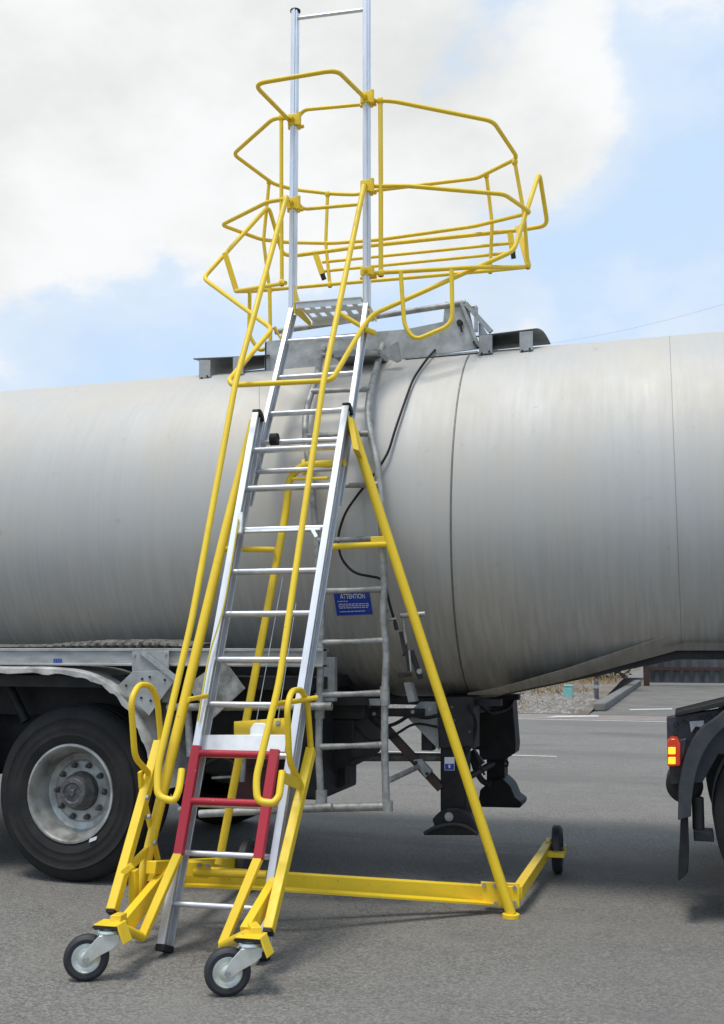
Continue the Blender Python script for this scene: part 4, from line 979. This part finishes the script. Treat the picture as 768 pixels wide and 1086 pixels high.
# main sloping side beams
q = MB(); q.beam(Ls(180, 924, -.10), Ls(132, 982, -.10), .040, .085, side=A_); Y_(q, 'side_beam', .004)
q = MB(); q.beam(Ls(294, 934, .50), Ls(260, 992, .50), .040, .080, side=A_); Y_(q, 'side_beam', .004)
# pedal tubes: from the red steps down to the caster brackets
q = MB(); e1 = Ls(149, 994, -.0); q.beam(rl0 + (rl0 - rl1).normalized() * -.01, Lp(151, 994, -.10), .042, .032, side=A_); Y_(q, 'pedal_arm', .004)
q = MB(); q.beam(rr0 + (rr0 - rr1).normalized() * -.01, Lp(236, 1003, -.10), .042, .032, side=A_); Y_(q, 'pedal_arm', .004)
# links and frame at the left side
q = MB(); q.beam(Ls(142, 922, -.17), Ls(142, 966, -.17), .035, .045, side=A_); Y_(q, 'frame_upright', .004)
q = MB(); q.beam(Ls(133, 924, -.19), Ls(163, 895, -.19), .022, .035, side=A_); Y_(q, 'link_bar', .003)
q = MB(); q.beam(Ls(149, 818, -.22), Ls(150, 835, -.22), .018, .03, side=A_); q.beam(Ls(150, 835, -.22), Ls(170, 922, -.17), .018, .028, side=A_); Y_(q, 'link_bar', .003)
q = MB()
for x, y in ((163, 894), (157, 866), (155, 846)): q.lathe(Ls(x, y, -.155), A_, [(0, .012), (.014, .012), (.014, 0)], 10)
for x, y in ((163, 894), (157, 866)): q.lathe(Ls(x, y, -.18) - N_ * .0, -N_, [(0, .011), (.03, .011), (.03, 0)], 10)
q.build_each('bolt', 'galv', unit)
q = MB(); q.beam(Ls(131, 926, -.19), Ls(140, 918, -.15), .03, .03); q.beam(aZ(140, 928, .27), aZ(176, 929, .27), .05, .035, side=Z); q.beam(aZ(150, 916, .3), aZ(182, 918, .3), .03, .03, side=Z); Y_(q, 'frame_rail', .003, each=True)
# long base beam running out to the right, and the shorter tube in front of it
tBeam = (foot - O_).dot(N_) + .085
m0 = Lt(176, 925, .46); m1 = Lt(520, 948, tBeam)
zb_ = (Lt(300, 931, .5).z + m1.z) / 2
q = MB(); q.beam(Lt(185, 927, .50), m1, .035, .088, side=N_); bm_ = Y_(q, 'base_beam', .005)
q = MB(); q.beam(Lt(185, 938, .47), Lt(300, 943, .52), .04, .012, side=N_); q.beam(Lt(300, 943, .52), Lt(522, 958, tBeam - .02), .05, .010, side=N_); Y_(q, 'beam_flange', parent=bm_)
q = MB(); q.cyl(Lt(206, 925, .36), Lt(283, 928, .36), .018); q.beam(Lt(196, 920, .38), Lt(222, 923, .38), .07, .05, side=Z); Y_(q, 'locking_tube', .003)
q = MB()
for x, y in ((212, 917.5), (221, 918)): q.lathe(Lt(x, y, .345), -N_, [(0, .011), (.012, .011), (.012, 0)], 8)
q.build_each('bolt', 'galv', unit)
# corner bracket and rear arm on the right
jc = Lt(541, 945, tBeam)
q = MB(); q.prism([Lt(x, y, tBeam - .035) for x, y in ((510, 935), (527, 936), (551, 937), (551, 963), (545, 960), (541, 962), (528, 962), (512, 959))], N_ * .012); q.prism([Lt(x, y, tBeam + .04) for x, y in ((510, 935), (551, 937), (551, 960), (512, 958))], N_ * .012)
q.beam(Lt(530, 948, tBeam), Lt(550, 949, tBeam), .075, .10, side=N_); cb = Y_(q, 'corner_bracket', .003)
q = MB()
for x, y in ((513.5, 938.5), (525, 939.5), (546, 941.5), (546, 957), (526, 958)): q.lathe(Lt(x, y, tBeam - .036), -N_, [(0, .011), (.010, .011), (.010, 0)], 8)
q.build_each('bolt', 'galv', cb)
sW = (Lt(548, 947, tBeam) - O_).dot(A_)
j0 = Lt(549, 947, tBeam + .0); rw = aZ(592, 926); 
j1 = V((rw.x, rw.y, .155)) - A_ * .055
q = MB(); q.beam(j0, j1, .05, .07, side=A_); Y_(q, 'rear_arm', .004)
def rear_wheel(c, parent):
    g = MB(); g.lathe(c, A_, [(-.022, 0), (-.022, .05), (-.018, .09), (-.030, .105), (-.030, .13), (-.018, .145), (.018, .145), (.030, .13), (.030, .105), (.018, .09), (.022, .05), (.022, 0)], 40); o = g.build('rear_wheel', 'rubber', parent)
    g = MB(); g.cyl(c - A_ * .06, c + A_ * .045, .014); g.build('wheel_axle', 'galv', o); return o
wc = V((rw.x, rw.y, .145)); rear_wheel(wc, unit)
q = MB(); q.beam(j1 - N_ * .03, j1 + N_ * .07, .03, .09, side=A_); q.beam(wc + A_ * .045 - N_ * .05, wc + A_ * .045 + N_ * .05, .012, .05, side=A_); q.beam(wc - N_ * .17 - A_ * .06, wc - N_ * .17 + A_ * .05, .03, .06, side=Z) ; Y_(q, 'wheel_fork', .003)
# left rear arm and wheel
k0_ = Ls(160, 920, -.12); k1_ = k0_ + N_ * 1.15; k1_.z = .16
q = MB(); q.beam(k0_, k1_, .05, .06, side=A_); Y_(q, 'rear_arm', .004)
wc2 = V((k1_.x, k1_.y, .145)) + A_ * .06 + N_ * .05; rear_wheel(wc2, unit)

# casters
def caster(cx, cy, joint, ang):
    """contact pixel, plate pixel"""
    g = aZ(cx, cy); r = .094; c = V((g.x, g.y, r))
    ax = (A_ * math.sin(rad(ang)) - N_ * math.cos(rad(ang))); ax.z = 0; ax.normalize()          # wheel axis, pointing towards the viewer
    m = MB(); w2 = .024
    m.lathe(c, ax, [(w2 - .006, .060), (w2, .064), (w2 + .002, .078), (w2 - .004, .088), (w2 - .012, r), (-w2 + .012, r), (-w2 + .004, .088), (-w2, .064), (-w2 + .006, .060)], 48)
    o = m.build('caster', 'rubber', unit)
    m = MB(); m.lathe(c, ax, [(-w2 + .004, .060), (w2 - .004, .061), (w2 - .002, .058), (w2 - .008, .054), (w2 - .014, .040), (w2 - .012, .032), (w2, .026), (w2 + .004, .018), (w2 + .004, 0)], 40); m.build('rim', 'zinc', o)
    dl = Z.cross(ax).normalized()
    if dl.dot(A_) < 0: dl = -dl
    hz_ = .188; dd = .092
    for e in (w2 + .010, -w2 - .014):
        b = c + ax * e; top = c + dl * dd + ax * e; top.z = hz_
        poly = [b - dl * .020 - Z * .002, b - dl * .012 - Z * .018, b + dl * .010 - Z * .018, b + dl * .055 + Z * .012, b + dl * .112 + Z * .040, b + dl * .134 + Z * .060, top + dl * .046, top - dl * .040, b + dl * .010 + Z * .050]
        m = MB(); m.prism(poly, ax * .004); m.build('fork', 'zinc', o, bevel=.0015)
    m = MB(); top = c + dl * dd; top.z = hz_; m.beam(top - dl * .04 - ax * 0, top + dl * .045, w2 * 2 + .024, .004, side=ax); m.build('fork_crown', 'zinc', o)
    m = MB(); m.cyl(c - ax * .04, c + ax * .045, .009, 10); m.lathe(c + ax * .045, ax, [(0, .014), (.006, .013), (.006, 0)], 6); m.build('axle_bolt', 'galv', o)
    tc_ = c + dl * dd; tc_.z = hz_ + .004
    m = MB(); m.lathe(tc_, Z, [(-.004, 0), (-.004, .044), (.004, .050), (.014, .046), (.018, .034), (.026, .034), (.026, 0)], 28); m.build('swivel', 'zinc', o)
    m = MB(); m.beam(tc_ + Z * .028 - A_ * .055, tc_ + Z * .028 + A_ * .055, .10, .008, side=N_)
    for sx_ in (-1, 1):
        for sy_ in (-1, 1): m.lathe(tc_ + A_ * .042 * sx_ + N_ * .038 * sy_ + Z * .018, Z, [(0, 0), (0, .009), (.008, .009), (.008, 0)], 6)
    m.build('top_plate', 'chassis', o)
    m = MB(); m.beam(tc_ + Z * .038 - A_ * .052, tc_ + Z * .038 + A_ * .055, .095, .006, side=N_); m.beam(tc_ + Z * .04 + A_ * .052, tc_ + A_ * .085 - Z * .035, .08, .007, side=N_); Y_(m, 'caster_bracket', .002)
    m = MB(); m.beam(tc_ + Z * .042 + A_ * .02 + N_ * .01, joint, .045, .05, side=A_); Y_(m, 'caster_post', .003)
    return tc_
t1 = caster(91, 1040, Ls(129, 974, -.10), 22)
t2 = caster(241, 1056, Ls(266, 983, .50), 22)
q = MB(); q.cyl(t1 + Z * .03 + A_ * .03, Lp(151, 994, -.10), .020); Y_(q, 'pedal_spindle')
q = MB(); q.cyl(t2 + Z * .04 - A_ * .02, Lp(236, 1003, -.10), .020); Y_(q, 'pedal_spindle')

# ------------------------------------------------------------------ far side of the road
p = aZ(603, 741, .12)
ch_ = aY(603, 726.5, p.y).z
q = MB(); q.box((p.x - .11, p.y, .0), (p.x + .10, p.y + .22, ch_ - .04)); cab_ = q.build('utility_cabinet', 'pillar', None, bevel=.01)
cab_.location = (0, 0, 0); tag(cab_, 'small teal green utility cabinet standing on the gravel bank', 'utility cabinet')
q = MB(); q.box((p.x - .12, p.y - .01, ch_ - .04), (p.x + .11, p.y + .23, ch_)); q.build('lid', 'pillar', cab_, bevel=.01)
q = MB(); q.box((p.x - .09, p.y - .008, .06), (p.x + .08, p.y, ch_ - .08)); q.build('door', 'pillar', cab_, bevel=.003)
p = aZ(633, 744, .08); bh_ = aY(633, 721, p.y).z
bl = MB().lathe((p.x, p.y, 0), Z, [(0, 0), (0, .055), (bh_ - .05, .055), (bh_ - .01, .045), (bh_, 0)], 20).build('bollard', 'sheet'); tag(bl, 'grey steel post standing beside the kerb end of the driveway', 'bollard')
MB().lathe((p.x, p.y, bh_ - .2), Z, [(0, .055), (0, .058), (.08, .058), (.08, .055)], 20).build('reflective_band', 'galv', bl)
# corrugated gate
fp = aZ(686, 727.5); fenc = thing('corrugated_gate', (fp.x, fp.y, 0), 'dark corrugated metal gate with rusty red frame across the driveway', 'gate')
q = MB(); n = 240; x0 = fp.x + .1; L_ = 16.0; pr = []
for i in range(n + 1):
    x = x0 + L_ * i / n; yo = .05 * math.sin(i * math.pi / 2.5); pr.append((q.b.verts.new((x, fp.y + yo, .12)), q.b.verts.new((x, fp.y + yo, 2.3))))
for a_, b_ in zip(pr, pr[1:]): q.face((a_[0], b_[0], b_[1], a_[1]), True)
q.build('corrugated_panel', 'sheet', fenc)
M['redpost'] = mat('red_oxide_steel', (.06, .028, .021), .8, 0, .4, 3)
for i in range(5):
    xx = fp.x + i * 4.0; q = MB(); q.box((xx - .10, fp.y - .12, 0), (xx + .10, fp.y - .035, 2.5)); q.build('gate_post', M['redpost'], fenc, bevel=.01)
q = MB(); 
zr_ = aY(720, 709.5, fp.y - .1).z
q.box((fp.x + .1, fp.y - .11, zr_ - .05), (fp.x + 16, fp.y - .04, zr_ + .06)); q.build('gate_rail', M['redpost'], fenc)
# bushes behind the bank
def bush(x, y, h, wd, label):
    b = thing('bush', (x, y, 0), label, 'bush', 'bushes behind the gravel bank')
    q = MB()
    for k in range(7):
        a = random.random() * 6.28; q.tube([V((x, y, .2)), V((x + math.cos(a) * wd * .25, y + math.sin(a) * wd * .25, h * .5)), V((x + math.cos(a) * wd * .42, y + math.sin(a) * wd * .4, h * .85))], [.05, .03, .01], sides=6)
    q.build('trunk', 'rust', b)
    q = MB(); cl = [(V((x + random.gauss(0, wd * .26), y + random.gauss(0, wd * .22), h * random.uniform(.25, .85))), random.uniform(.25, .5)) for _ in range(22)]
    for c, r_ in cl:
        for _ in range(90):
            d = V((random.gauss(0, 1), random.gauss(0, 1), random.gauss(0, .8))).normalized() * r_ * random.uniform(.5, 1.05); p = c + d
            if p.z < .1: continue
            s_ = random.uniform(.05, .11); a1 = V((random.gauss(0, 1), random.gauss(0, 1), random.gauss(0, 1))).normalized(); a2 = a1.cross(V((random.random(), random.random(), 1))).normalized()
            q.face([q.b.verts.new(p - a1 * s_), q.b.verts.new(p + a2 * s_ * .5), q.b.verts.new(p + a1 * s_), q.b.verts.new(p - a2 * s_ * .5)])
    q.build('crown', 'leaf', b, recalc=False)
bl_ = ['dark twiggy bush next to the rusty gate post', 'dark olive bush second from the gate post behind the gravel', 'broad dark bush above the teal cabinet behind the gravel',
       'low dark bush left of the teal cabinet', 'dark bush seen behind the landing legs', 'dark bush seen between side ladder and landing legs', 'leftmost dark bush behind the gravel bank']
bx = fp.x - 1.6
for i, lb_ in enumerate(bl_):
    bush(bx, 33.5 + (i % 3) * 1.1, random.uniform(1.7, 2.4), random.uniform(2.4, 3.2), lb_); bx -= random.uniform(2.1, 2.9)
# power line far behind
q = MB(); a_, b_ = aY(560, 367, 60), aY(830, 303, 45); q.tube([lerp(a_, b_, u / 12) - Z * .9 * (1 - (2 * u / 12 - 1) ** 2) * .4 for u in range(-6, 19)], .006, sides=5)
tag(q.build('power_line', 'wire'), 'thin overhead wire crossing the sky at the right', 'power line')
